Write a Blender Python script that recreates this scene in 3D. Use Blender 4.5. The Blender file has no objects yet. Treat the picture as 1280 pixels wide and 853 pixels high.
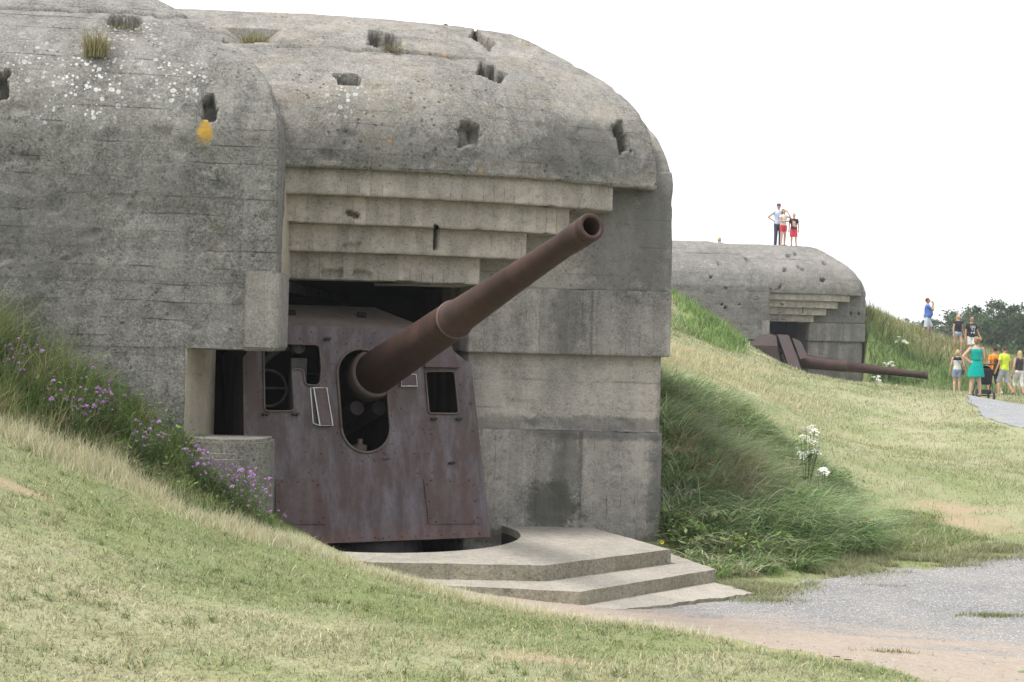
import bpy, bmesh, math, random
import numpy as np
from mathutils import Vector, Matrix, noise
from mathutils.geometry import tessellate_polygon
random.seed(7); rng = np.random.default_rng(7)
R = math.radians
scene = bpy.context.scene
C = scene.collection

# ------------------------------------------------------------------ camera
F = 1800.0; EYE = 2.46; ROLL = 0.0265; PITCH = -6.5 / F
cam = bpy.data.cameras.new('camera'); camo = bpy.data.objects.new('camera', cam); C.objects.link(camo)
CR = (Matrix.Rotation(math.pi / 2 + PITCH * -1 * -1, 3, 'X') @ Matrix.Rotation(ROLL, 3, 'Z'))
camo.matrix_world = Matrix.Translation((0, 0, EYE)) @ CR.to_4x4()
cam.sensor_width = 36; cam.lens = F / 1280 * 36; cam.clip_start = 0.1; cam.clip_end = 4000
scene.camera = camo
CRI = CR.inverted()

def ray(px, py): return CR @ Vector(((px - 640) / F, -(py - 426.5) / F, -1))
def W(px, py, Y):
    d = ray(px, py); return Vector((0, 0, EYE)) + d * (Y / d.y)
def onz(px, py, z):
    d = ray(px, py); return Vector((0, 0, EYE)) + d * ((z - EYE) / d.z)
def onplane(px, py, p0, n):
    d = ray(px, py); o = Vector((0, 0, EYE)); return o + d * ((p0 - o).dot(n) / d.dot(n))
def proj(p):
    q = CRI @ (Vector(p) - Vector((0, 0, EYE)))
    return (640 + F * q.x / -q.z, 426.5 - F * q.y / -q.z)
CRIN = np.array(CRI)
def projn(P):
    q = (np.asarray(P) - np.array([0, 0, EYE])) @ CRIN.T
    return 640 + F * q[:, 0] / -q[:, 2], 426.5 - F * q[:, 1] / -q[:, 2]

# ------------------------------------------------------------------ helpers
def tag(o, label=None, cat=None, group=None, kind=None):
    if label: o['label'] = label
    if cat: o['category'] = cat
    if group: o['group'] = group
    if kind: o['kind'] = kind
    return o
def empty(name, loc, rz=0, label=None, cat=None, group=None):
    o = bpy.data.objects.new(name, None); C.objects.link(o); o.location = loc; o.rotation_euler.z = rz
    o.empty_display_size = .2
    return tag(o, label, cat, group)
def link(name, me, mat, parent=None, world=True):
    o = bpy.data.objects.new(name, me); C.objects.link(o)
    if mat is not None and not me.materials: me.materials.append(mat)
    if parent is not None:
        o.parent = parent
        if world:
            m = root_matrix(parent).inverted(); me.transform(m)
    return o
def root_matrix(o):
    m = Matrix.LocRotScale(o.location, o.rotation_euler, o.scale)
    return m if o.parent is None else root_matrix(o.parent) @ m
def kids(o): return [x for x in C.objects if x.parent == o]
def copy_tree(o, parent=None):
    c = o.copy(); C.objects.link(c); c.parent = parent
    for ch in kids(o): copy_tree(ch, c)
    return c
def bm_mesh(bm, smooth=False, name='mesh'):
    me = bpy.data.meshes.new(name); bmesh.ops.recalc_face_normals(bm, faces=bm.faces)
    bm.to_mesh(me); bm.free()
    if smooth: me.shade_smooth()
    return me
def add_box(bm, lo, hi, mat=None, bevel=0):
    vs = [bm.verts.new((x, y, z)) for x in (lo[0], hi[0]) for y in (lo[1], hi[1]) for z in (lo[2], hi[2])]
    fs = [bm.faces.new([vs[i] for i in f]) for f in ((0, 1, 3, 2), (4, 6, 7, 5), (0, 4, 5, 1), (2, 3, 7, 6), (0, 2, 6, 4), (1, 5, 7, 3))]
    if mat: bmesh.ops.transform(bm, matrix=mat, verts=vs)
    if bevel: bmesh.ops.bevel(bm, geom=list({e for f in fs for e in f.edges}), offset=bevel, segments=2, affect='EDGES', profile=.6)
    return vs
def add_prism(bm, poly, z0, z1, bevel=0):
    b = [bm.verts.new((p[0], p[1], z0)) for p in poly]; t = [bm.verts.new((p[0], p[1], z1)) for p in poly]
    n = len(poly); fs = [bm.faces.new(b[::-1]), bm.faces.new(t)]
    for i in range(n): fs.append(bm.faces.new((b[i], b[(i + 1) % n], t[(i + 1) % n], t[i])))
    if bevel: bmesh.ops.bevel(bm, geom=list({e for f in fs for e in f.edges}), offset=bevel, segments=2, affect='EDGES')
def add_lathe(bm, prof, origin, axis, seg=40, caps=True):
    """prof: list of (dist along axis, radius)"""
    a = Vector(axis).normalized(); q = a.to_track_quat('Z', 'Y'); o = Vector(origin); rings = []
    for d, r in prof:
        rings.append([bm.verts.new(o + q @ Vector((r * math.cos(2 * math.pi * k / seg), r * math.sin(2 * math.pi * k / seg), d))) for k in range(seg)])
    for A, B in zip(rings, rings[1:]):
        for k in range(seg): bm.faces.new((A[k], A[(k + 1) % seg], B[(k + 1) % seg], B[k]))
    if caps:
        bm.faces.new(rings[0][::-1]); bm.faces.new(rings[-1])
def add_tube(bm, pts, r, seg=8):
    pts = [Vector(p) for p in pts]; rings = []
    for i, p in enumerate(pts):
        d = (pts[min(i + 1, len(pts) - 1)] - pts[max(i - 1, 0)]).normalized(); q = d.to_track_quat('Z', 'Y')
        rr = r[i] if isinstance(r, (list, tuple)) else r
        rings.append([bm.verts.new(p + q @ Vector((rr * math.cos(2 * math.pi * k / seg), rr * math.sin(2 * math.pi * k / seg), 0))) for k in range(seg)])
    for A, B in zip(rings, rings[1:]):
        for k in range(seg): bm.faces.new((A[k], A[(k + 1) % seg], B[(k + 1) % seg], B[k]))
    bm.faces.new(rings[0][::-1]); bm.faces.new(rings[-1])
def catmull(pts, n=8):
    pts = [np.array(p, float) for p in pts]; out = []
    for i in range(len(pts) - 1):
        p0 = pts[max(i - 1, 0)]; p1 = pts[i]; p2 = pts[i + 1]; p3 = pts[min(i + 2, len(pts) - 1)]
        for k in range(n):
            t = k / n
            out.append(.5 * (2 * p1 + (p2 - p0) * t + (2 * p0 - 5 * p1 + 4 * p2 - p3) * t * t + (3 * p1 - p0 - 3 * p2 + p3) * t ** 3))
    out.append(pts[-1]); return out
def raw_mesh(name, V, quads=None, tris=None, color=None, smooth=False):
    me = bpy.data.meshes.new(name); V = np.ascontiguousarray(V, dtype=np.float32)
    nq = 0 if quads is None else len(quads); nt = 0 if tris is None else len(tris)
    me.vertices.add(len(V)); me.vertices.foreach_set('co', V.ravel())
    idx = []; starts = []
    if nq: idx.append(np.asarray(quads, np.int32).ravel()); starts.append(np.arange(nq) * 4)
    if nt: idx.append(np.asarray(tris, np.int32).ravel()); starts.append(nq * 4 + np.arange(nt) * 3)
    idx = np.concatenate(idx); starts = np.concatenate(starts).astype(np.int32)
    me.loops.add(len(idx)); me.loops.foreach_set('vertex_index', idx)
    me.polygons.add(nq + nt); me.polygons.foreach_set('loop_start', starts)
    if color is not None:
        ca = me.attributes.new('col', 'FLOAT_COLOR', 'POINT')
        ca.data.foreach_set('color', np.ascontiguousarray(np.c_[color, np.ones(len(color))], dtype=np.float32).ravel())
    me.update(calc_edges=True); me.validate()
    if smooth: me.shade_smooth()
    return me

# value noise (numpy)
_T = rng.random((256, 256))
def vnoise(x, y):
    xi = np.floor(x).astype(int); yi = np.floor(y).astype(int); fx = x - xi; fy = y - yi
    fx = fx * fx * (3 - 2 * fx); fy = fy * fy * (3 - 2 * fy)
    a = _T[xi & 255, yi & 255]; b = _T[(xi + 1) & 255, yi & 255]; c = _T[xi & 255, (yi + 1) & 255]; d = _T[(xi + 1) & 255, (yi + 1) & 255]
    return (a * (1 - fx) + b * fx) * (1 - fy) + (c * (1 - fx) + d * fx) * fy
def fbm(x, y, s=1.0, o=4):
    v = 0; a = .5; t = 0
    for k in range(o):
        v = v + a * vnoise(x * s + 17.3 * k, y * s + 9.1 * k); t += a; a *= .5; s *= 2.03
    return v / t
def inpoly(x, y, poly):
    r = np.zeros(np.shape(x), bool); n = len(poly)
    for i in range(n):
        x0, y0 = poly[i][0], poly[i][1]; x1, y1 = poly[(i + 1) % n][0], poly[(i + 1) % n][1]
        if y0 == y1: continue
        c = ((y0 > y) != (y1 > y)) & (x < (x1 - x0) * (y - y0) / (y1 - y0) + x0); r ^= c
    return r

# ------------------------------------------------------------------ materials
class N:
    def __init__(s, name):
        s.m = bpy.data.materials.new(name); s.m.use_nodes = True; s.t = s.m.node_tree; s.t.nodes.clear()
        s.out = s.t.nodes.new('ShaderNodeOutputMaterial')
        s.tc = s.t.nodes.new('ShaderNodeTexCoord')
    def n(s, typ, ins=None, **kw):
        nd = s.t.nodes.new('ShaderNode' + typ)
        for k, v in kw.items(): setattr(nd, k, v)
        for k, v in (ins or {}).items():
            if hasattr(v, 'is_linked') or isinstance(v, bpy.types.NodeSocket): s.t.links.new(v, nd.inputs[k])
            else: nd.inputs[k].default_value = v
        return nd
    def math(s, op, a, b=0.0, c=None):
        i = {0: a, 1: b}
        if c is not None: i[2] = c
        return s.n('Math', i, operation=op).outputs[0]
    def noise(s, vec, scale, detail=4, rough=.55, dist=0):
        return s.n('TexNoise', {'Vector': vec, 'Scale': scale, 'Detail': detail, 'Roughness': rough, 'Distortion': dist}).outputs[0]
    def vor(s, vec, scale, feat='F1', out='Distance', rand=1.0):
        nd = s.n('TexVoronoi', {'Vector': vec, 'Scale': scale, 'Randomness': rand}, feature=feat); return nd.outputs[out]
    def map(s, v, a, b, c=0., d=1.):
        return s.n('MapRange', {'Value': v, 'From Min': a, 'From Max': b, 'To Min': c, 'To Max': d}, clamp=True).outputs[0]
    def mix(s, f, a, b, mode='MIX'):
        nd = s.t.nodes.new('ShaderNodeMix'); nd.data_type = 'RGBA'; nd.blend_type = mode
        for k, v in ((0, f), (6, a), (7, b)):
            if isinstance(v, bpy.types.NodeSocket): s.t.links.new(v, nd.inputs[k])
            else: nd.inputs[k].default_value = (v if k == 0 else (*v, 1) if len(v) == 3 else v)
        return nd.outputs[2]
    def scale(s, vec, sc, loc=(0, 0, 0)):
        return s.n('Mapping', {'Vector': vec, 'Scale': sc, 'Location': loc}).outputs[0]
    def sep(s, v): return s.n('SeparateXYZ', {0: v}).outputs
    def bump(s, h, strength=.5, dist=.02, normal=None):
        i = {'Height': h, 'Strength': strength, 'Distance': dist}
        if normal is not None: i['Normal'] = normal
        return s.n('Bump', i).outputs[0]
    def bsdf(s, col, rough=.8, metal=0., normal=None, spec=.3, extra=None):
        i = {'Base Color': col if isinstance(col, bpy.types.NodeSocket) else (*col, 1), 'Roughness': rough, 'Metallic': metal, 'Specular IOR Level': spec}
        if normal is not None: i['Normal'] = normal
        i.update(extra or {})
        b = s.n('BsdfPrincipled', i); s.t.links.new(b.outputs[0], s.out.inputs[0]); return b

def concrete(name, light=(.33, .31, .28), dark=(.15, .145, .135), board='h', pitch=.19, darkness=.5, white=0.3, orange=.3, black=.5, spots=(), stains=(), warm=.0, line=.6):
    kk = 1.0 if 'beige' in name or 'pale_s' in name else .92 if 'pier' in name or 'pale' in name else .82; light = tuple(c * kk * q for c, q in zip(light, (1.0, .99, .985) if 'beige' not in name and 'pale' not in name else (1.02, .985, .97))); dark = tuple(c * kk * .9 * q for c, q in zip(dark, (1.0, .99, .985)))
    s = N(name); v = s.tc.outputs['Object']
    big = s.noise(v, .9, 6, .62, .4); mid = s.noise(v, 4.5, 6, .65); fine = s.noise(v, 38, 5, .7)
    streak = s.noise(s.scale(v, (5, 5, .45)), 1, 5, .6)
    f = s.math('ADD', s.math('MULTIPLY', big, .9), s.math('MULTIPLY', streak, .55)); f = s.math('ADD', f, s.math('MULTIPLY', mid, .55))
    f = s.map(f, 1.02 - darkness * .22 - .16, 1.02 - darkness * .22 + .24)
    col = s.mix(f, light, dark)
    # fine-grained aggregate
    col = s.mix(s.map(fine, .35, .65, 0, .8), col, s.mix(.55, col, (.5, .48, .44)), 'MIX')
    col = s.mix(s.map(s.noise(v, 14, 4, .7), .5, .68, 0, .45), col, dark)
    if board == 'h': gr_ = s.noise(s.scale(v, (2.2, 2.2, 34)), 1.6, 4, .7); gm_ = s.map(s.noise(s.scale(v, (1, 1, 1), (4, 4, 4)), 1.1, 4), .42, .62); col = s.mix(s.math('MULTIPLY', s.map(gr_, .48, .68, 0, .36), gm_), col, dark); pit_ = s.noise(v, 75, 3, .8); col = s.mix(s.map(pit_, .56, .66, 0, .5), col, (.05, .048, .045)); col = s.mix(s.map(pit_, .42, .34, 0, .4), col, (.5, .49, .46)); vs_ = s.noise(s.scale(v, (3, 3, .35), (1, 7, 3)), 1.2, 5, .6); col = s.mix(s.map(vs_, .52, .68, 0, .5), col, light)
    if warm: col = s.mix(s.map(s.noise(s.scale(v, (1, 1, 1.6), (3, 1, 5)), 2.2, 6, .65), .48, .7, 0, warm), col, (.30, .22, .12))
    x, y, z = s.sep(v)
    wob = s.math('MULTIPLY', s.noise(v, 1.3, 3), .05)
    crd = z if board == 'h' else s.math('ADD', x, s.math('MULTIPLY', y, .45))
    ph = s.math('DIVIDE', s.math('ADD', crd, wob), pitch); fr = s.math('FRACT', ph); cell = s.math('FLOOR', ph)
    ln = s.math('LESS_THAN', fr, .07); lm = s.map(s.noise(s.scale(v, (1.3, 1.3, 3)), 1.5, 4, .6), .5, .62)
    ln = s.math('MULTIPLY', ln, lm); 
    wn = s.n('TexWhiteNoise', {'W': cell}, noise_dimensions='1D').outputs[0]
    col = s.mix(s.math('MULTIPLY', wn, .42 if board == 'v' else .22), col, dark)
    col = s.mix(s.math('MULTIPLY', ln, line), col, (.05, .05, .048))
    # pores
    pv = s.vor(v, 42); por = s.math('MULTIPLY', s.math('LESS_THAN', pv, .2), s.math('GREATER_THAN', s.noise(v, 9, 3), .5))
    col = s.mix(s.math('MULTIPLY', por, .75), col, (.05, .047, .043))
    pl = s.vor(s.scale(v, (1, 1, 1), (7, 3, 2)), 55); peb = s.math('MULTIPLY', s.math('LESS_THAN', pl, .17), s.math('GREATER_THAN', s.noise(v, 6, 3), .52))
    col = s.mix(s.math('MULTIPLY', peb, .55), col, (.6, .58, .54))
    # dark lichen blotches
    if black:
        bv = s.vor(s.scale(v, (1, 1, 1), (1, 4, 2)), 11); bn = s.noise(v, 30, 3)
        bl = s.math('LESS_THAN', s.math('ADD', bv, s.math('MULTIPLY', bn, .22)), .31)
        bl = s.math('MULTIPLY', bl, s.map(s.noise(v, 1.7, 3), .5, .56))
        col = s.mix(s.math('MULTIPLY', bl, black), col, (.045, .045, .042))
    # white lichen rosettes
    if white:
        for sc, off in ((14, 0), (23, 5)):
            vn = s.n('TexVoronoi', {'Vector': s.scale(v, (1, 1, 1), (off, 2, off)), 'Scale': sc}); d = vn.outputs['Distance']; cr = s.sep(vn.outputs['Color'])[0]
            dd = s.math('ADD', d, s.math('MULTIPLY', s.math('SUBTRACT', s.noise(v, 34, 4, .7), .5), .42))
            rad = s.map(cr, .35, 1, .0, .40)
            m = s.math('LESS_THAN', dd, rad)
            hole = s.math('LESS_THAN', dd, s.math('MULTIPLY', rad, .42))
            m = s.math('SUBTRACT', m, s.math('MULTIPLY', hole, .45))
            base = s.map(s.noise(s.scale(v, (1, 1, 1), (off, 0, 9)), 1.6, 3), .56, .66, 0, white)
            for c, r, a in spots:
                dist = s.n('VectorMath', {0: s.n('VectorMath', {0: s.n('VectorMath', {0: v, 1: tuple(c)}, operation='SUBTRACT').outputs[0], 1: (1, .2, 1)}, operation='MULTIPLY').outputs[0]}, operation='LENGTH').outputs['Value']
                pm = s.map(s.math('ADD', dist, s.math('MULTIPLY', s.noise(v, 2.5, 3), r * .8)), r * 1.25, r * .8, 0, a)
                base = s.math('MAXIMUM', base, pm)
            m = s.math('MULTIPLY', m, base); col = s.mix(s.math('MULTIPLY', m, .85), col, (.60, .61, .60))
    if orange:
        vn = s.n('TexVoronoi', {'Vector': s.scale(v, (1, 1, 1), (2, 8, 1)), 'Scale': 4.5}); d = s.math('ADD', vn.outputs['Distance'], s.math('MULTIPLY', s.noise(v, 25, 3), .2)); cr = s.sep(vn.outputs['Color'])[1]
        m = s.math('MULTIPLY', s.math('LESS_THAN', d, .2), s.math('GREATER_THAN', cr, .72)); col = s.mix(s.math('MULTIPLY', m, orange), col, (.42, .24, .06))
    for c, r, sv, cc in stains:
        sc = s.n('VectorMath', {0: v, 1: tuple(c)}, operation='SUBTRACT').outputs[0]
        sc = s.n('VectorMath', {0: sc, 1: (1 / r[0], 1 / r[1], 1 / r[2])}, operation='MULTIPLY').outputs[0]
        ln_ = s.n('VectorMath', {0: sc}, operation='LENGTH').outputs['Value']
        pm = s.map(s.math('ADD', ln_, s.math('MULTIPLY', s.math('SUBTRACT', s.noise(v, 6, 8, .78), .5), 2.0)), 1.0, .62, 0, sv)
        col = s.mix(pm, col, cc)
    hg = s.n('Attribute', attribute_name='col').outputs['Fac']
    col = s.mix(s.math('MULTIPLY', hg, s.map(s.noise(v, 20, 5, .7), .3, .7, .45, .95)), col, (.085, .08, .07))  # holes and seam groove: dark lichen plus recess shade painted into the colour
    h = s.math('ADD', s.math('MULTIPLY', fine, .5), s.math('MULTIPLY', mid, 1.2)); h = s.math('SUBTRACT', h, s.math('MULTIPLY', por, .5)); h = s.math('SUBTRACT', h, s.math('MULTIPLY', ln, .5))
    h = s.math('ADD', h, s.math('MULTIPLY', wn, .35))
    s.bsdf(col, .93, normal=s.bump(h, .9, .014), spec=.15)
    return s.m

def rust(name, c1=(.105, .058, .05), c2=(.19, .105, .075), c3=(.17, .15, .165), rough=.62, metal=.25, streak=True, low=None, k3=.75):
    s = N(name); v = s.tc.outputs['Object']
    a = s.noise(v, 2.2, 7, .65, .3); b = s.noise(v, 18, 6, .7); c = s.noise(s.scale(v, (4, 4, .6), (3, 2, 8)), 1.6, 6, .65)
    col = s.mix(s.map(a, .38, .66), c1, c2); col = s.mix(s.map(c, .42, .66, 0, k3), col, c3)
    col = s.mix(s.map(b, .5, .75, 0, .6), col, (.055, .035, .032)); col = s.mix(s.map(s.noise(v, 60, 4), .6, .75, 0, .35), col, (.28, .17, .12))
    if low is not None:
        z = s.sep(v)[2]; m = s.map(s.math('ADD', z, s.math('MULTIPLY', s.noise(v, 6, 5), .5)), low + .45, low + .05, 0, .65); col = s.mix(m, col, (.19, .09, .065))
    h = s.math('ADD', b, s.math('MULTIPLY', s.noise(v, 70, 4), .4))
    s.bsdf(col, s.map(a, .3, .7, rough - .08, rough + .15), metal, normal=s.bump(h, .45, .006), spec=.35)
    return s.m

def plain(name, col, rough=.8, var=.25, scale=12, bump=.3, metal=0., spec=.25, dist=.01):
    s = N(name); v = s.tc.outputs['Object']; a = s.noise(v, scale, 5, .6)
    c2 = tuple(x * (1 - var) for x in col); c = s.mix(s.map(a, .35, .65), col, c2)
    s.bsdf(c, rough, metal, normal=s.bump(a, bump, dist), spec=spec); return s.m

def blade_mat(name, trans=.35, rough=.6):
    s = N(name); at = s.n('Attribute', attribute_name='col'); col = at.outputs['Color']
    b = s.n('BsdfPrincipled', {'Base Color': col, 'Roughness': rough, 'Specular IOR Level': .25})
    t = s.n('BsdfTranslucent', {'Color': col}); mx = s.n('MixShader', {0: trans, 1: b.outputs[0], 2: t.outputs[0]})
    s.t.links.new(mx.outputs[0], s.out.inputs[0]); return s.m

M_BLADE = blade_mat('grass_blade')
M_LEAF = blade_mat('tree_leaf', .3)

# ------------------------------------------------------------------ terrain
def cp(px, py, Y): p = W(px, py, Y); return (p.x, p.y, p.z)
ctrl = [cp(0, 853, 7), cp(320, 853, 7.5), cp(640, 853, 8), cp(960, 853, 8.7), cp(0, 650, 9.5), cp(300, 750, 9.8),
        cp(0, 528, 12.5), cp(130, 592, 12.7), cp(300, 662, 12.9), cp(430, 702, 13.0), cp(560, 745, 12.6), cp(700, 771, 12), cp(850, 797, 11), cp(1000, 817, 10.2),
        cp(0, 455, 13.7), cp(235, 560, 13.9), cp(330, 650, 13.7), cp(-250, 370, 13.5),
        cp(1280, 853, 10.2), cp(1280, 690, 16.8), cp(1280, 600, 24), cp(1280, 540, 33), cp(1280, 508, 41), cp(1220, 496.5, 41), cp(1197, 493.5, 53), cp(1255, 495, 51), cp(1290, 496, 53),
        cp(1150, 640, 20), cp(1000, 640, 19.5), cp(1000, 540, 30), cp(1100, 520, 36), cp(1000, 476, 49), cp(1100, 560, 28),
        cp(850, 400, 52), cp(850, 450, 35), cp(830, 490, 25), cp(836, 560, 20.5), cp(900, 610, 18.2), cp(980, 660, 17.2), cp(850, 690, 16), cp(900, 480, 31),
        cp(838, 366, 55.5), cp(900, 407, 55), cp(945, 436, 54), cp(1000, 465, 52.5), cp(1080, 480, 53), cp(1190, 492, 50),
        cp(1090, 402, 60), cp(1125, 409, 62), cp(1160, 422, 63), cp(1200, 438, 63), cp(1240, 449, 65), cp(1290, 455, 66), cp(1120, 487, 53.5), cp(1165, 492, 54), cp(1150, 457, 59), cp(1240, 478, 57), cp(1290, 480, 58),
        (0, 0, .8), (-4, 0, 1.5), (5, 0, .55), (-3, 4, 1.0), (3, 5, .5), (-8, 7, 1.9), (8, 4, .35), (10, 10, .12), (6.5, 12.5, .06),
        (0, 14, 0), (2.5, 14.2, 0), (1.9, 16, .02), (4, 12.6, 0), (3.2, 15, .02), (1.5, 12.6, 0.02), (4.5, 16, .03), (-1, 15, .02),
        (2.2, 20, 1.2), (2.4, 24, 1.7), (2, 30, 2.3), (0, 42, 3.2), (-12, 30, 3.5), (-12, 16, 3.0), (-9, 13, 2.6), (-14, 45, 3.5), (0, 58, 3.6), (5, 66, 4.2), (12, 72, 4.2), (20, 74, 2.4),
        (30, 74, 1.2), (30, 50, .7), (30, 30, .3), (25, 15, .1), (25, 0, .3), (-18, 0, 2.4), (0, -15, .8), (20, -12, .5), (-18, -12, 2),
        (11.8, 57.0, .5), (13.5, 57.2, .6)]
CP = np.array(ctrl)
def _tps(r2): return np.where(r2 > 1e-9, r2 * np.log(np.maximum(r2, 1e-9)) * .5, 0)
def _solve():
    n = len(CP); X = CP[:, :2] / 10; r2 = ((X[:, None] - X[None]) ** 2).sum(-1)
    A = np.zeros((n + 3, n + 3)); A[:n, :n] = _tps(r2) + np.eye(n) * .0006; A[:n, n] = 1; A[:n, n + 1:] = X; A[n, :n] = 1; A[n + 1:, :n] = X.T
    return np.linalg.solve(A, np.r_[CP[:, 2], 0, 0, 0])
_w = _solve()
PITC = (-1.35, 15.6); PITR = 1.5
FOOT = [(-8.8, 14.6), (-3.3, 14.6), (-2.6, 14.2), (0.1, 14.0), (1.2, 14.9), (1.2, 16.7), (1.6, 16.7), (1.6, 23.8), (-8.8, 23.8)]
B2 = dict(loc=(12.75, 59.5, .32), rot=R(-5)); PIV = (0, 16.4, 0)
def to_b2(p):
    dx, dy = p[0] - PIV[0], p[1] - PIV[1]; c, s_ = math.cos(B2['rot']), math.sin(B2['rot'])
    return (B2['loc'][0] + c * dx - s_ * dy, B2['loc'][1] + s_ * dx + c * dy)
FOOT2 = [to_b2(p) for p in [(-8.3, 15.2), (-3.7, 15.2), (-2.8, 14.9), (0, 14.6), (1.2, 16.8), (1.2, 23.2), (-8.3, 23.2)]]
def H(x, y, cut=True):
    x = np.asarray(x, float); y = np.asarray(y, float); sh = x.shape; x = x.ravel(); y = y.ravel()
    xe = np.clip(x, -20, 34); ye = np.clip(y, -16, 76); out = np.empty(len(x))
    for i in range(0, len(x), 40000):
        P = np.c_[xe[i:i + 40000], ye[i:i + 40000]] / 10
        r2 = ((P[:, None] - CP[None, :, :2] / 10) ** 2).sum(-1)
        out[i:i + 40000] = _tps(r2) @ _w[:-3] + _w[-3] + P @ _w[-2:]
    out = np.clip(out, -.05, 4.6)
    c2_, s2_ = math.cos(-B2['rot']), math.sin(-B2['rot']); dx_, dy_ = x - B2['loc'][0], y - B2['loc'][1]; lx = c2_ * dx_ - s2_ * dy_; ly = s2_ * dx_ + c2_ * dy_ + 16.4
    kf = np.clip((1.85 - lx) / .1, 0, 1) * np.clip((lx + 3.2) / .6, 0, 1) * np.clip((ly - 12.2) / 1.5, 0, 1) * (ly < 24); out = out * (1 - kf) + np.minimum(out, .62) * kf
    far = np.clip((y - 72) / 45, 0, 1); far = far * far * (3 - 2 * far); out = out * (1 - far) + (-2.5) * far
    side = np.clip((np.abs(x - 7) - 30) / 60, 0, 1); out = out * (1 - side) + (-.5) * side * (1 - far) + out * side * far
    flat = inpoly(x, y, GRAVFLAT); 
    out = out + ((fbm(x, y, .9) - .5) * .10 + (fbm(x + 40, y, 2.6) - .5) * .05) * (~flat) + (fbm(x, y, 6) - .5) * .03 * ~inpoly(x, y, GRAV)
    if cut:
        out = np.where(inpoly(x, y, FOOT), -1.3, out); out = np.where(inpoly(x, y, FOOT2), -1.0, out)
    return out.reshape(sh)
GRAVFLAT = [(-2.5, 13.2), (2, 12.2), (5, 10), (12, 9), (12, 16.6), (5.5, 16.6), (2.2, 16.4), (-2.5, 16.4)]
# gravel boundary (world polygon from ground positions)
def g(px, py, z): p = onz(px, py, z); return (p.x, p.y)
GRAV = [g(585, 763, .06), g(630, 768, .05), g(700, 776, .08), g(850, 799, .14), g(1000, 818, .2), g(1080, 832, .22), g(1150, 858, .25), (3.6, 8.0), (6, 7.0), (14, 6.5), (16, 15.5), (9, 17.2),
        g(1280, 688, .1), g(1180, 700, .07), g(1090, 709, .04), g(1010, 722, .02), g(950, 742, .0), g(905, 735, 0), (2.4, 15.2), (0, 15.5), (-1.8, 14.2)]
PATH = [g(1195, 493.5, .98), g(1225, 513, .88), g(1280, 541, .60), (17.5, 24), (21, 24), (24, 33), (19.5, 41.5), g(1280, 503, .9), g(1232, 495.5, .98)]
def axis(segs):
    out = [segs[0][0]]
    for a, b, st in segs: out += list(np.linspace(a, b, max(2, int(round((b - a) / st)) + 1))[1:])
    return np.array(out)
def grid_mesh(name, xs, ys, zf, keep=None, dz=0):
    X, Y = np.meshgrid(xs, ys); Z = zf(X, Y) + dz; nx, ny = len(xs), len(ys)
    V = np.c_[X.ravel(), Y.ravel(), Z.ravel()]
    i = np.arange(nx * ny).reshape(ny, nx); q = np.stack([i[:-1, :-1], i[:-1, 1:], i[1:, 1:], i[1:, :-1]], -1).reshape(-1, 4)
    if keep is not None:
        cx = (X[:-1, :-1] + X[1:, 1:]).ravel() / 2; cy = (Y[:-1, :-1] + Y[1:, 1:]).ravel() / 2
        q = q[keep(cx, cy)]; u, inv = np.unique(q, return_inverse=True); V = V[u]; q = inv.reshape(-1, 4)
    return raw_mesh(name, V, q, smooth=True)
def ground_material():
    s = N('turf_soil'); v = s.tc.outputs['Object']
    a = s.noise(v, .35, 6, .6); b = s.noise(v, 3, 6, .65); c = s.noise(v, 30, 5, .7)
    col = s.n('Attribute', attribute_name='col').outputs['Color']
    col = s.mix(s.map(b, .42, .65, 0, .3), col, (.36, .32, .19)); col = s.mix(.12, col, (.12, .12, .06)); col = s.mix(s.map(c, .4, .7, 0, .4), col, (.11, .115, .055))
    s.bsdf(col, .95, normal=s.bump(s.math('ADD', c, b), .6, .03), spec=.1); return s.m
xs = axis([(-2500, -120, 400), (-120, -24, 12), (-24, -6, .6), (-6, 9, .14), (9, 12.4, .4), (12.4, 16, .12), (16, 34, .4), (34, 130, 8), (130, 2500, 400)])
ys = axis([(-600, -20, 80), (-20, 4, 1), (4, 18, .14), (18, 36, .25), (36, 54, .45), (54, 62, .2), (62, 75, .45), (75, 160, 4), (160, 3500, 300)])
ground = link('ground', grid_mesh('ground', xs, ys, H), ground_material()); tag(ground, kind='structure')

def gravel_mask(x, y):
    j = (fbm(x, y, 1.3, 4) - .5) * .55 + (fbm(x, y, 7, 3) - .5) * .35; k = (fbm(x + 50, y, 1.3, 4) - .5) * .55 + (fbm(x + 5, y, 7, 3) - .5) * .35
    return inpoly(x + j, y + k, GRAV) & ~inpoly(x, y, FOOT)
def sand_amt(x, y):
    # distance to the near (lawn) border of the gravel
    L = [g(585, 763, .06), g(630, 768, .05), g(700, 776, .08), g(850, 799, .14), g(1000, 818, .2), g(1080, 832, .22), g(1150, 858, .25), (3.6, 8.0)]
    d = np.full(np.shape(x), 99.)
    for (x0, y0), (x1, y1) in zip(L, L[1:]):
        t = np.clip(((x - x0) * (x1 - x0) + (y - y0) * (y1 - y0)) / ((x1 - x0) ** 2 + (y1 - y0) ** 2), 0, 1)
        d = np.minimum(d, np.hypot(x - x0 - t * (x1 - x0), y - y0 - t * (y1 - y0)))
    w = .6 + np.clip((x + 1) * .5, 0, 2.6)
    return np.clip(1.25 - d / w, 0, 1)
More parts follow.
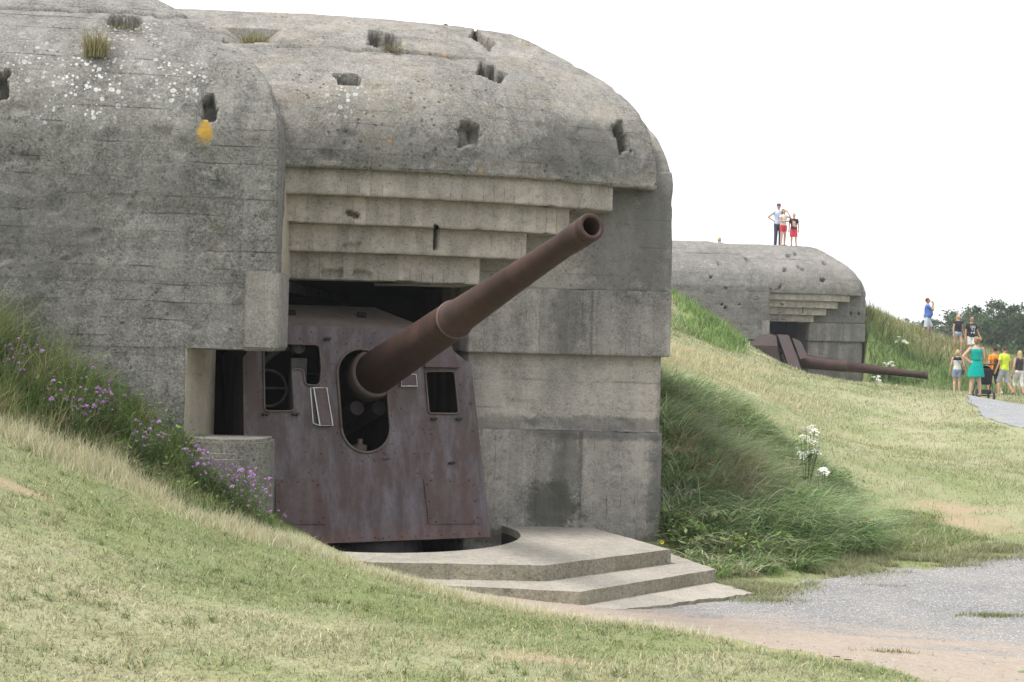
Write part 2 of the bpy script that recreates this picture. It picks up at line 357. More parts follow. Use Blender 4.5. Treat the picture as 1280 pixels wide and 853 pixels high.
def gravel_material(name, c1, c2, sand=True):
    s = N(name); v = s.tc.outputs['Object']; a = s.noise(v, 1.2, 6, .65); b = s.noise(v, 12, 6, .7); pc = s.n('TexVoronoi', {'Vector': v, 'Scale': 85}); cc = s.sep(pc.outputs['Color'])[0]
    col = s.mix(s.map(a, .35, .65), c1, c2); col = s.mix(s.map(cc, 0, 1, 0, .55), col, (.16, .165, .18)); col = s.mix(s.math('MULTIPLY', s.math('GREATER_THAN', cc, .86), .6), col, (.6, .6, .6))
    if sand:
        at = s.n('Attribute', attribute_name='col').outputs['Color']; sv = s.sep(at)[0]
        m = s.map(s.math('ADD', sv, s.math('MULTIPLY', s.math('SUBTRACT', s.noise(s.scale(v, (.6, 1.6, 1)), 2.2, 7, .7), .5), 1.5)), .35, .72)
        sc = s.mix(s.map(b, .35, .65), (.33, .265, .21), (.39, .33, .27)); sc = s.mix(s.map(cc, .6, 1, 0, .5), sc, (.4, .38, .36)); col = s.mix(m, col, sc)
    s.bsdf(col, .95, normal=s.bump(s.math('ADD', pc.outputs['Distance'], b), .8, .012), spec=.1); return s.m
def gravel_core(x, y): return gravel_mask(x + .11, y) & gravel_mask(x - .11, y) & gravel_mask(x, y + .11) & gravel_mask(x, y - .11)
def gravel_z(x, y):
    z = H(x, y, False); e = gravel_core(x, y); return z + np.where(e, .008, -.03)
me = grid_mesh('gravel_track', np.arange(-3.5, 14, .05), np.arange(6.6, 18.2, .05), gravel_z, gravel_mask, 0)
vv = np.empty(len(me.vertices) * 3, np.float32); me.vertices.foreach_get('co', vv); vv = vv.reshape(-1, 3)
ca = me.attributes.new('col', 'FLOAT_COLOR', 'POINT'); sa = sand_amt(vv[:, 0], vv[:, 1]); ca.data.foreach_set('color', np.ascontiguousarray(np.c_[sa, sa, sa, np.ones(len(sa))], dtype=np.float32).ravel())
tag(link('gravel_track', me, gravel_material('grey_gravel', (.21, .207, .205), (.30, .285, .265))), kind='structure')
me = grid_mesh('footpath', np.arange(12, 25, .09), np.arange(23, 47, .09), lambda x, y: H(x, y, False), lambda x, y: inpoly(x + (fbm(x, y, .5) - .5) * .5, y, PATH), .012)
tag(link('footpath', me, gravel_material('pale_gravel', (.25, .255, .265), (.31, .315, .325), False)), kind='structure')
#PART2
# ------------------------------------------------------------------ bunker materials
def stn(px, py, Y, r, a, c=(.07, .072, .068)):
    p = W(px, py, Y); p = (p.x - PIV[0], p.y - PIV[1], p.z); return (p, r, a, c)
def spt(px, py, Y, r, a):
    p = W(px, py, Y); return ((p.x - PIV[0], p.y - PIV[1], p.z), r, a)
M_WING = concrete('weathered_concrete', (.33, .322, .305), (.10, .099, .096), 'h', .17, .85, .16, .3, .6, warm=.10, line=.75,
                  spots=[spt(130, 125, 14.5, .62, 1), spt(230, 110, 14.4, .5, .8), spt(60, 100, 14.5, .5, .5), spt(170, 60, 14.8, .6, .5)],
                  stains=[stn(262, 168, 14.2, (.085, .5, .155), 1.0, (.42, .26, .05)), stn(60, 290, 14, (.8, .6, .9), .4), stn(200, 240, 14, (.9, .6, .3), .3)])
M_BROW = concrete('brown_weathered_concrete', (.34, .325, .295), (.125, .12, .112), 'h', .15, .65, .22, .7, .7, warm=.26, line=.35,
                  spots=[spt(440, 130, 15.6, .45, .6)], stains=[stn(720, 190, 16, (.9, 1, .4), .55), stn(500, 190, 15.3, (1.6, 1, .25), .4)])
M_SEAM = concrete('pale_roof_concrete', (.40, .37, .33), (.22, .20, .18), 'h', .5, .35, .3, .7, .5, warm=.4, line=.2)
M_STEP = concrete('beige_cast_concrete', (.48, .43, .375), (.22, .20, .175), 'v', .13, .42, .06, .15, .3, line=.45)
M_PIER = concrete('pier_concrete', (.46, .43, .385), (.17, .162, .15), 'v', .16, .46, .06, .1, .3, line=.5,
                  stains=[stn(712, 400, 16.4, (.25, .6, .6), .5), stn(800, 300, 16.5, (.75, .8, .75), .85), stn(708, 585, 16.4, (.2, .6, .7), .6, (.075, .076, .068)), stn(690, 635, 16.4, (.40, .6, .38), .75, (.06, .064, .052)), stn(760, 540, 16.5, (1.4, .6, .12), .6), stn(830, 620, 16.4, (.25, .6, .8), .55), stn(650, 670, 16.4, (1.6, .6, .12), .7, (.1, .11, .07))])
M_PALE = concrete('pale_smooth_concrete', (.47, .42, .33), (.34, .30, .235), 'h', .4, .2, .02, .1, .1, line=.2)
M_SLAB = concrete('worn_slab_concrete', (.44, .405, .345), (.30, .275, .235), 'h', 3, .35, .05, .05, .15, line=0)
M_RISER = concrete('mossy_riser_concrete', (.31, .275, .19), (.20, .18, .12), 'v', .4, .4, .1, .1, .3, line=.2)
M_DARK = plain('shade_dark_interior', (.022, .022, .022), .95, .3, 2, .3)  # near-black walls: shade of the deep room put into the colour

# holes broken into the shells, given where they appear; evaluated on the real surface
HOLES = [(310, 45, 60, 17, 3, .22), (480, 52, 38, 18, 12, .17), (603, 51, 32, 11, 33, .12), (434, 100, 32, 13, 0, .16), (616, 92, 37, 15, 24, .2), (588, 167, 27, 30, 0, .09), (777, 174, 13, 38, -18, .17),
         (262, 135, 17, 27, 0, .15), (156, 27, 38, 15, 8, .16), (3, 107, 16, 34, 0, .15), (441, 268, 16, 6, 25, .08), (545, 298, 5, 26, 3, .1),
         (437, 309, 26, 10, 0, .04), (415, 342, 24, 12, 0, .05), (452, 343, 24, 9, 10, .05), (590, 166, 4, 22, 4, .14)]
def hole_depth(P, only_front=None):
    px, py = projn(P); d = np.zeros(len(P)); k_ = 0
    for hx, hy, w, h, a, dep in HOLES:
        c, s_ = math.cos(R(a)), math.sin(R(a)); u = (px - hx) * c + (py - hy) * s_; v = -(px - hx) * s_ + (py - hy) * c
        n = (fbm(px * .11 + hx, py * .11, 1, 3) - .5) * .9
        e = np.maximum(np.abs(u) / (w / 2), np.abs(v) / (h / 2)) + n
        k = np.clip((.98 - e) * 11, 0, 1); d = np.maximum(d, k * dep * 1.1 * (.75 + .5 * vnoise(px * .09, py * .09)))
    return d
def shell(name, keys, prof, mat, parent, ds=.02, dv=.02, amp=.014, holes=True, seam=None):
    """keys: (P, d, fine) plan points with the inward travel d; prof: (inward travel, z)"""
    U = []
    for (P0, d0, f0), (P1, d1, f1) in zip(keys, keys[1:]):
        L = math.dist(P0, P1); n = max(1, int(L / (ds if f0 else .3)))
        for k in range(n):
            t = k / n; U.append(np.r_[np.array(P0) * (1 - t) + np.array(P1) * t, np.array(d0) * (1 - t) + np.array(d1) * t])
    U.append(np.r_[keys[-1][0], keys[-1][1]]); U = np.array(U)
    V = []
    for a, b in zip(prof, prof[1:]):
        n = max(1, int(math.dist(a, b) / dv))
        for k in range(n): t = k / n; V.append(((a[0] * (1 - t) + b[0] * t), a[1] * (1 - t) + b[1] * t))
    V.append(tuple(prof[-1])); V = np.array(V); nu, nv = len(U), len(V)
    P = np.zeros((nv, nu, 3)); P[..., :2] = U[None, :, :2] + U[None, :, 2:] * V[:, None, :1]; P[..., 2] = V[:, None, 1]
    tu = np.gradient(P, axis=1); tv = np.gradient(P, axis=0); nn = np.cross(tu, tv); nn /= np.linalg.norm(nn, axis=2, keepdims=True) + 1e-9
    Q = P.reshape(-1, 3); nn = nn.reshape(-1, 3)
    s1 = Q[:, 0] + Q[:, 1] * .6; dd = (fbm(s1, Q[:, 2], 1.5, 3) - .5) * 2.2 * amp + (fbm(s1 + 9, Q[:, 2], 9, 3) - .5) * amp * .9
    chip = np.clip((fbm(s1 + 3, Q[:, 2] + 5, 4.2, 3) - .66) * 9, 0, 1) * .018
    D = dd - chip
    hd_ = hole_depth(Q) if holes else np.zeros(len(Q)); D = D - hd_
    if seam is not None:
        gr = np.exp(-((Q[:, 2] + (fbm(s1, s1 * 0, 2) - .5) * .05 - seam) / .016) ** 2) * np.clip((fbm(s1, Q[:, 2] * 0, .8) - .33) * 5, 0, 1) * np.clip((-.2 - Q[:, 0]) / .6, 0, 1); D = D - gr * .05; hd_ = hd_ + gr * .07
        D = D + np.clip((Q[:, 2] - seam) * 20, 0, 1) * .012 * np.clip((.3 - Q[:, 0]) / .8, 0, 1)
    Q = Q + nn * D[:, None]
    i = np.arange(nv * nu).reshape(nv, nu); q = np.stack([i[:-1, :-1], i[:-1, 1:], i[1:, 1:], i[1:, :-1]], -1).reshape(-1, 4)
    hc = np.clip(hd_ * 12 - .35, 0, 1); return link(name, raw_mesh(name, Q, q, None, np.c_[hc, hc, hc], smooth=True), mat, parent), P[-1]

bunker = empty('gun_casemate', PIV, 0, 'near grey concrete casemate with rounded roof and stepped opening around the raised gun', 'bunker')
# rounded profile of the roof edge (inward travel, height)
curve = [tuple(p) for p in catmull([(0, 4.17), (0.0, 4.36), (.06, 4.66), (.17, 4.92), (.36, 5.15), (.62, 5.37), (.95, 5.58)], 6)]
top = [(1.35, 5.80), (1.8, 6.04), (2.1, 6.17), (2.45, 6.25)]
PROF = curve + top
browk = catmull([(-2.35, 14.9, -.25, .97), (-1.3, 15.05, -.28, .96), (-.34, 15.3, -.35, .94), (.5, 15.68, -.50, .90), (1.15, 16.02, -.71, .80)], 6)
keys = [((-5.2, 14.75), (-.22, .97), False)] + [((k[0], k[1]), (k[2], k[3]), True) for k in browk] + [((1.58, 16.22), (-.81, .72), True), ((1.61, 17.0), (-.82, .55), True), ((1.62, 18.4), (-.82, .3), False), ((1.62, 24.2), (-.82, 0), False)]
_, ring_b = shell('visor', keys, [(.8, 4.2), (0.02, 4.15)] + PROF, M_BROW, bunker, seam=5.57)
# left wing
lk = [((-9.2, 13.25), (0.02, 1), False), ((-6.2, 13.55), (-.1, 1), True), ((-3.3, 13.93), (-.653, .845), True), ((-2.62, 14.05), (-.89, .808), True), ((-2.33, 14.10), (-.976, .808), True), ((-2.36, 14.55), (-.947, .661), True), ((-2.42, 15.1), (-.914, .49), True), ((-2.6, 16.3), (-.837, .245), False), ((-2.7, 24.2), (-.8, 0), False)]
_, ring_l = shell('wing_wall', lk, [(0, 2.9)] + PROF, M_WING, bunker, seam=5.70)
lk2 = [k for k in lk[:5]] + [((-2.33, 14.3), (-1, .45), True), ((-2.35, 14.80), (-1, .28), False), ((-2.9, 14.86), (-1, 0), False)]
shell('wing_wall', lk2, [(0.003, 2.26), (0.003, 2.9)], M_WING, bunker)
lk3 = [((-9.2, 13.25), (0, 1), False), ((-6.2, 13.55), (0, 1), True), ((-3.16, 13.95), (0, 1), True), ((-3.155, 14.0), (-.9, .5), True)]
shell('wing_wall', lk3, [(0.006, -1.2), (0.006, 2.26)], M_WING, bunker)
bm = bmesh.new(); add_box(bm, (-3.9, 13.965, -1.2), (-3.15, 15.35, 2.40), bevel=.015)
link('reveal', bm_mesh(bm), M_PALE, bunker)
bm = bmesh.new(); add_prism(bm, [(-3.6, 14.2), (-2.62, 14.2), (-2.615, 14.04), (-2.335, 14.12), (-2.32, 14.8), (-3.6, 14.8)], 2.245, 3.03, .012)
add_prism(bm, [(-2.62, 14.018), (-2.39, 14.055), (-2.302, 14.11), (-2.297, 14.76), (-2.5, 14.76)], 2.262, 3.028, .02)
link('lintel_block', bm_mesh(bm), concrete('rough_block_concrete', (.35, .335, .305), (.19, .18, .165), 'v', .23, .5, .05, .1, .3, line=.4), bunker)
# stepped lintels, each a solid course
def browy(x): 
    xs_ = [k[0] for k in browk] + [1.6]; ys_ = [k[1] for k in browk] + [16.22]; return float(np.interp(x, xs_, ys_))
SZ = [4.19, 3.885, 3.595, 3.305, 3.015]
for k, (xr, dy) in enumerate(((1.08, .10), (.60, .26), (.13, .42), (-.38, .58))):
    xs_ = np.linspace(-2.5, xr, 14); fr = [((x, browy(x) + dy), (0, 1), True) for x in xs_]
    fr = fr[:-1] + [((xr, browy(xr) + dy), (-.7, .7), True), ((xr + .004, 16.2), (-1, 0), True), ((xr, 16.9), (-1, 0), False)]
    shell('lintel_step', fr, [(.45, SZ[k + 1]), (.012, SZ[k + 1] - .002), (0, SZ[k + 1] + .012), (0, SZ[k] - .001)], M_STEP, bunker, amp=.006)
# recess cheek on the left of the steps
bm = bmesh.new(); add_box(bm, (-2.9, 14.84, 3.02), (-2.40, 16.4, 4.18)); link('cheek', bm_mesh(bm), M_PALE, bunker)
# right pier: base, wall, band, upper wall
def pier(name, X1, Y0, z0, z1, mat, joints=(), x0=-.5, amp=.006):
    fr = []; y = Y0; xp = x0; fr = [((x0 - .35, Y0 + .9), (0, 1), False), ((x0, Y0), (.2, 1), True)]
    for jx, dy in joints:
        fr += [((jx, y), (0, 1), True), ((jx + .006, y + dy), (0, 1), True)]; y += dy
    fr += [((X1 - .015, y), (0, 1), True), ((X1, y + .015), (-1, .6), True), ((X1 + .0, y + 1.2), (-1, .3), True), ((X1, 24.2), (-1, 0), False)]
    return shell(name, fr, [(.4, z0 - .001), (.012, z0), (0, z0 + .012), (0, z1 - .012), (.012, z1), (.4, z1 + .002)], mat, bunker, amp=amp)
pier('pier_base', 1.735, 16.36, -1.3, 1.395, M_PIER, [(.17, .012), (.82, -.02), (1.46, .02)])
pier('pier_wall', 1.715, 16.50, 1.38, 2.275, concrete('pale_pier_concrete', (.49, .455, .40), (.25, .24, .22), 'h', .33, .3, .05, .1, .2, line=.3, stains=[stn(760, 530, 16.5, (1.2, .6, .10), .5), stn(620, 528, 16.5, (.6, .6, .10), .4), stn(828, 500, 16.5, (.08, .6, .6), .45)]), [])
pier('pier_band', 1.80, 16.36, 2.262, 3.005, M_PIER, [(.25, .012), (.90, -.02), (1.50, .015)])
rk = [((-1.6, 16.42), (0, 1), False), ((-.5, 16.42), (-.05, 1), True), ((1.0, 16.44), (-.3, 1), True), ((1.72, 16.46), (-.8, .8), True), ((1.80, 16.52), (-.95, .65), True), ((1.83, 16.9), (-1, .4), True), ((1.84, 18), (-1, .1), True), ((1.84, 24.2), (-1, 0), False)]
DOME = [(.3, 2.995), (0, 3.0)] + [(a * .9, z + (-.12 if i < 6 else -.2)) for i, (a, z) in enumerate([(0, 3.2), (0, 4.3)] + curve[6:] + top[:2])]
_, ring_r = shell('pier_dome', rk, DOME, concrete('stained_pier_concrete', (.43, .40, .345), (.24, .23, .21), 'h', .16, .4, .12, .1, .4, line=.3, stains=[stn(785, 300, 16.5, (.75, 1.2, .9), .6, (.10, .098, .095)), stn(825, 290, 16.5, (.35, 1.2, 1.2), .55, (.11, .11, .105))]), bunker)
# flat roof
bm = bmesh.new()
rp = [tuple(p) for p in ring_l[::3]] ; rb = [tuple(p) for p in ring_b]
poly = [rp[0][:2]] + [p[:2] for p in rp if p[0] < -4.6] + [p[:2] for p in rb if p[0] > -5.2] + [(rb[-1][0], 24.2), (-9.2, 24.2)]
pts = [(p[0], p[1], 6.235) for p in poly]; vs = [bm.verts.new(p) for p in pts]
for t in tessellate_polygon([[Vector(p) for p in pts]]): bm.faces.new([vs[i] for i in t])
for a_, b_ in zip(rb, rb[1:]):
    if a_[0] > -5.2: bm.faces.new([bm.verts.new(q) for q in ((a_[0], a_[1], 6.235), (b_[0], b_[1], 6.235), tuple(b_), tuple(a_))] if abs(a_[2] - 6.235) > 1e-4 else [bm.verts.new((a_[0], a_[1], 6.2)), bm.verts.new((b_[0], b_[1], 6.2)), bm.verts.new((b_[0], b_[1], 6.235)), bm.verts.new((a_[0], a_[1], 6.235))])
link('roof_slab', bm_mesh(bm), M_SEAM, bunker)
bm = bmesh.new(); add_box(bm, (-9.2, 24.15, -1.2), (1.7, 24.3, 4.2)); add_box(bm, (-9.2, 24.16, 4.2), (-.9, 24.29, 5.9)); add_box(bm, (-9.25, 13.6, -1.2), (-9.1, 24.2, 5.2)); link('back_wall', bm_mesh(bm), M_WING, bunker)
# the dark gun room behind the opening
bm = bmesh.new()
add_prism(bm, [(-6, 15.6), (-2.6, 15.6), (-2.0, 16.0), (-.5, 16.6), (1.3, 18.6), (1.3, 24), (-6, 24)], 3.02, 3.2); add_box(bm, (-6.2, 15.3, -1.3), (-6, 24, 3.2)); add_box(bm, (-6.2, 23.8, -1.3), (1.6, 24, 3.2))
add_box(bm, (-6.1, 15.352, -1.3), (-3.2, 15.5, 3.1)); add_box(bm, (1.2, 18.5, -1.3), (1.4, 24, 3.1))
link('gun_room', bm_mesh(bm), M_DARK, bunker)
bm = bmesh.new(); add_prism(bm, [(-.5, 16.6), (-1.18, 18.5), (-1.18, 18.7), (1.4, 18.7), (.6, 17.2)], -1.3, 3.012); link('splay_wall', bm_mesh(bm), plain('dark_grey_concrete', (.13, .125, .115), .95, .35, 3, .4), bunker)  # splay face coloured darker than the outer pier
# low broken sill at the foot of the left wing
bm = bmesh.new(); add_prism(bm, [(-3.14, 14.34), (-3.14, 13.9), (-2.95, 13.72), (-2.72, 13.66), (-2.5, 13.72), (-2.38, 13.85), (-2.33, 14.0), (-2.33, 14.34)], -1.2, 1.40, .03)
sill = link('sill_block', bm_mesh(bm), concrete('old_sill_concrete', (.24, .23, .195), (.12, .115, .095), 'v', .9, .5, .3, .2, .5, line=.1), bunker)
bm = bmesh.new(); add_prism(bm, [(-3.14, 13.88), (-3.05, 13.66), (-2.8, 13.56), (-2.58, 13.60), (-2.47, 13.70), (-2.62, 13.74), (-2.9, 13.82)], -1.2, 1.27, .05)
link('broken_sill', bm_mesh(bm), sill.data.materials[0], bunker)
# iron bits: reinforcing bars showing in two breaks, lifting eye on the roof
bm = bmesh.new(); a = W(590, 156, 15.62); b = W(590, 178, 15.5); add_tube(bm, [a, (a + b) / 2 + Vector((.02, -.02, 0)), b], .012); M_BAR = plain('rusted_bar', (.05, .035, .03), .8); link('rebar', bm_mesh(bm), M_BAR, bunker)
bm = bmesh.new(); a = W(545, 286, 15.82); b = W(543, 311, 15.78); add_tube(bm, [a, b], .014)
link('rebar', bm_mesh(bm), M_BAR, bunker)
bm = bmesh.new(); c = W(557, 30, 17.6); add_tube(bm, [c + Vector((.03 * math.cos(t), 0, .03 * math.sin(t) - .04)) for t in np.linspace(-.3, math.pi + .3, 10)], .01); link('lifting_eye', bm_mesh(bm), plain('iron', (.06, .05, .045), .7), bunker)
bunker2 = copy_tree(bunker)
for o in kids(bunker2):
    if o.name.split('.')[0] in ('visor', 'wing_wall', 'pier_dome'): bpy.data.objects.remove(o)
_r = random.Random(5); HOLES = [(_r.uniform(360, 800), _r.choice((52, 96, 150, 188)) + _r.uniform(-9, 9), _r.uniform(12, 24), _r.uniform(9, 17), _r.uniform(-10, 30), .13) for k in range(9)] + [(_r.uniform(20, 320), _r.choice((40, 110, 180, 260)) + _r.uniform(-12, 12), _r.uniform(11, 20), _r.uniform(10, 20), 0, .12) for k in range(7)] + [(x, 318, 11, 13, 0, .1) for x in (775, 810)]
M_WING2 = concrete('far_dark_concrete', (.26, .255, .24), (.10, .098, .095), 'h', .22, .85, .5, .25, .6, line=.5); M_BROW2 = concrete('far_roof_concrete', (.29, .28, .26), (.13, .125, .12), 'h', .2, .7, .35, .5, .6, warm=.1, line=.4)
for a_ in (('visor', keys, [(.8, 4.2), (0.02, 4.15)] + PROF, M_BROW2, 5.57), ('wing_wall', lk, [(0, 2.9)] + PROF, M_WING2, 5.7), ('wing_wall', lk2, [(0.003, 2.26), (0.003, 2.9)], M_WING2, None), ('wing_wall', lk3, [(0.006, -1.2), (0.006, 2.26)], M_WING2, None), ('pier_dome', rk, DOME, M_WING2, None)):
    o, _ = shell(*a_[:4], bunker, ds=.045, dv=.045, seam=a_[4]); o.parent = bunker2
M_PIER2 = concrete('far_pier_concrete', (.36, .345, .315), (.15, .145, .135), 'v', .2, .6, .06, .1, .3, line=.5)
for o in kids(bunker2):
    if o.name.startswith(('pier_b', 'pier_w')): o.material_slots[0].link = 'OBJECT'; o.material_slots[0].material = M_PIER2
bunker2.location = B2['loc']; bunker2.rotation_euler.z = B2['rot']
tag(bunker2, 'far gun casemate on the grassy hill with people standing on its roof', 'bunker')

# ------------------------------------------------------------------ stepped concrete platform with the round gun pit
plat = empty('gun_platform', (0, 15, 0), 0, 'two-step angular concrete platform with a round pit under the near gun', 'platform')
def slab(name, outer, z0, z1, hole, mat_top, mat_side, parent):
    bm = bmesh.new(); loops = [outer] + ([hole] if hole else []); flat = [p for l in loops for p in l]
    tv = [bm.verts.new((p[0], p[1], z1)) for p in flat]
    for t in tessellate_polygon([[Vector((p[0], p[1], 0)) for p in l] for l in loops]):
        try: bm.faces.new([tv[i] for i in t])
        except ValueError: pass
    bmesh.ops.recalc_face_normals(bm, faces=bm.faces)
    if bm.faces and next(iter(bm.faces)).normal.z < 0: bmesh.ops.reverse_faces(bm, faces=bm.faces)
    k = 0
    for l in loops:
        n = len(l); bv = [bm.verts.new((p[0], p[1], z0)) for p in l]
        for i in range(n):
            f = bm.faces.new((tv[k + i], tv[k + (i + 1) % n], bv[(i + 1) % n], bv[i])); f.material_index = 1
        k += n
    me = bpy.data.meshes.new(name); bm.to_mesh(me); bm.free(); me.materials.append(mat_top); me.materials.append(mat_side)
    return link(name, me, None, parent)
def rough(poly, step=.12, amp=.006):
    out = []
    for (x0, y0), (x1, y1) in zip(poly, poly[1:] + poly[:1]):
        n = max(1, int(math.dist((x0, y0), (x1, y1)) / step)) if max(y0, y1) < 17 else 1
        for k in range(n): t = k / n; out.append((x0 + (x1 - x0) * t + random.uniform(-amp, amp), y0 + (y1 - y0) * t + random.uniform(-amp, amp)))
    return out
ZT, ZL = .30, .15
o1 = [g(465, 703, ZT), g(680, 707, ZT), g(838, 687, ZT), g(741, 660, ZT), (.9, 23.9), (-5.9, 23.9), (-5.9, 14.36), (-3.16, 14.36), (-2.2, 13.95)]
pit = [(PITC[0] + PITR * math.cos(t), PITC[1] + PITR * math.sin(t)) for t in np.linspace(0, 2 * math.pi, 61)[:-1]]
slab('upper_slab', rough(o1, .09, .009), -.02, ZT, pit[::-1], M_SLAB, M_RISER, plat)
o2 = [g(470, 728, ZL), g(725, 740, ZL), g(895, 712, ZL), g(838, 692, ZL), (.95, 15.6), (.6, 14.6), (-.5, 14.2), (-2.3, 14.1), (-2.35, 13.5)]
slab('lower_slab', rough(o2, .09, .010), -.2, ZL, None, M_SLAB, M_RISER, plat)
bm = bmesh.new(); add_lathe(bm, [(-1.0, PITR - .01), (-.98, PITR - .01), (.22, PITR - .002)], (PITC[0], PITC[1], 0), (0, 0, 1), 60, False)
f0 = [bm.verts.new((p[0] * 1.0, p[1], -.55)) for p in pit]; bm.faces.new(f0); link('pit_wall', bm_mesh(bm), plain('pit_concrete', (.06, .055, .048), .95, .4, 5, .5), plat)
apron = [g(600, 762, .02), g(700, 766, .02), g(800, 760, .02), g(945, 742, .02), g(890, 728, .02), (1.9, 15.3), (1.2, 15.2), (.5, 14), (-.5, 13.6)]
slab('apron', rough(apron, .08, .035), -.1, .024, None, concrete('dusty_apron_concrete', (.47, .43, .37), (.36, .33, .28), 'h', 3, .3, 0, 0, .1, line=0), M_RISER, plat)

# ------------------------------------------------------------------ the gun
M_SHIELD = rust('shield_steel', (.066, .052, .053), (.090, .062, .058), (.142, .128, .142), .55, .3, low=.25, k3=.9)
M_BARREL = rust('barrel_steel', (.040, .023, .020), (.085, .044, .032), (.034, .024, .023), .62, .2, k3=.7)
M_PLATE = rust('panel_steel', (.075, .052, .052), (.105, .068, .062), (.12, .10, .11), .6, .25)
M_PANEL = rust('access_panel_steel', (.080, .054, .052), (.105, .064, .058), (.125, .108, .115), .6, .25)
M_RIM = rust('rim_steel', (.11, .08, .072), (.155, .11, .092), (.15, .13, .125), .6, .3)
M_ROOFP = rust('skylit_roof_steel', (.15, .12, .105), (.19, .15, .13), (.2, .17, .15), .75, .1)  # paler than the shield: brightness from facing the sky put into the colour
M_BORE = plain('bore_dark', (.012, .011, .011), .8); M_WHITE = plain('white_paint', (.7, .7, .7), .7); M_INNER = plain('inner_steel', (.05, .042, .04), .7, .4, 8, .4, .2)
PSI, TILT = R(25), R(13)
nh = Vector((math.sin(PSI), -math.cos(PSI), 0)); tx = Vector((math.cos(PSI), math.sin(PSI), 0))
PN = (nh * math.cos(TILT) + Vector((0, 0, 1)) * math.sin(TILT)).normalized(); UP = (-nh * math.sin(TILT) + Vector((0, 0, 1)) * math.cos(TILT)).normalized()
P0 = Vector((-.237, 15.85, .235)); P0 = P0 + tx * -1.345
gun = empty('naval_gun', (PITC[0], PITC[1], .0), PSI, 'near rusty naval gun with its long barrel raised through a riveted shield', 'gun')
def uv(px, py): q = onplane(px, py, P0, PN) - P0; return (q.dot(tx), q.dot(UP))
def pl(u, v, w=0): return P0 + tx * u + UP * v + PN * w
def plate(name, loops, mat, parent, thick=.03, off=0, frame=pl, extra=None):
    bm = bmesh.new(); k = 0; flat = [p for l in loops for p in l]
    a = [bm.verts.new(frame(u, v, off)) for u, v in flat]; b = [bm.verts.new(frame(u, v, off - thick)) for u, v in flat]
    for t in tessellate_polygon([[Vector((u, v, 0)) for u, v in l] for l in loops]):
        try: bm.faces.new([a[i] for i in t]); bm.faces.new([b[i] for i in t][::-1])
        except ValueError: pass
    for l in loops:
        n = len(l)
        for i in range(n):
            j = (i + 1) % n; bm.faces.new((a[k + i], a[k + j], b[k + j], b[k + i]))
        k += n
    if extra: extra(bm)
    return link(name, bm_mesh(bm), mat, parent)
def rnd(poly, r=.03, n=3):
    out = []; m = len(poly)
    for i in range(m):
        p = Vector(poly[i]); a = Vector(poly[i - 1]) - p; b = Vector(poly[(i + 1) % m]) - p
        q0 = p + a.normalized() * min(r, a.length / 2.2); q1 = p + b.normalized() * min(r, b.length / 2.2)
        for k in range(n + 1):
            t = k / n; out.append(tuple(q0.lerp(p, t).lerp(p.lerp(q1, t), t)))
    return out
outer = [(-1.345, 0), (1.41, 0), (1.31, 1.93), uv(566, 438), (.86, 2.33), (-1.0, 2.33), (-1.16, 2.16), (-1.30, 1.97)]
Z3 = lambda pts: [uv(x / 2.186 + 220, y / 2.186 + 330) for x, y in pts]
lwin = rnd(Z3([(238, 216), (391, 222), (397, 290), (391, 333), (352, 331), (347, 288), (315, 288), (322, 403), (241, 403)]), .045)
rwin = rnd(Z3([(680, 294), (760, 294), (771, 410), (690, 409)]), .035)
oc = [uv(454, 451), uv(455, 550)]; 
c0 = Vector(uv(452, 468)); c1 = Vector(uv(457, 534)); rw = (uv(485, 520)[0] - uv(424, 520)[0]) / 2
ax = (c1 - c0).normalized(); pr = Vector((ax.y, -ax.x)); oval = []
for t in np.linspace(0, math.pi, 15): oval.append(tuple(c1 + (pr * math.cos(t) + ax * math.sin(t)) * rw))
for t in np.linspace(math.pi, 2 * math.pi, 15): oval.append(tuple(c0 + (pr * math.cos(t) + ax * math.sin(t)) * rw))
def bolts(bm):
    L = []
    for u in np.linspace(-1.28, 1.28, 18): L.append((u, .045))
    for v in np.linspace(.25, 1.8, 6): L += [(-1.30 + v * .02, v), (1.30 - v * .02, v)]
    for u in np.linspace(-.9, .9, 6): L.append((u, 2.27))
    for k in range(0, len(oval)):
        if k % 2 == 0: L.append(tuple(c0.lerp(c1, .5) + (Vector(oval[k]) - c0.lerp(c1, .5)) * 1.17))
    L += Z3([(355, 515), (397, 517), (455, 515), (528, 526), (568, 516), (600, 516), (363, 570), (402, 572), (675, 452), (695, 452), (680, 463), (697, 465), (648, 464), (653, 518), (692, 518), (661, 572), (700, 570), (545, 748), (556, 752), (567, 750), (640, 327), (340, 205), (410, 320), (590, 300), (590, 415), (615, 395), (775, 330), (782, 375), (230, 300), (225, 350), (600, 350)])
    for u, v in L:
        add_lathe(bm, [(-.002, .011), (.006, .010), (.010, .005)], pl(u, v, 0), PN, 8)
shield = plate('shield', [outer, lwin, rwin, oval], M_SHIELD, gun, .035, 0, pl, bolts)
for p, hd in ((lwin, 'left'), (rwin, 'right')):
    bm = bmesh.new(); pts = [pl(u, v, .012) for u, v in p]; add_tube(bm, pts + [pts[0]], .011, 6); link('window_frame', bm_mesh(bm, True), M_RIM, shield)
bm = bmesh.new(); pts = [pl(u, v, .01) for u, v in oval]; add_tube(bm, pts + [pts[0]], .016, 6); link('slot_rim', bm_mesh(bm, True), M_RIM, shield)
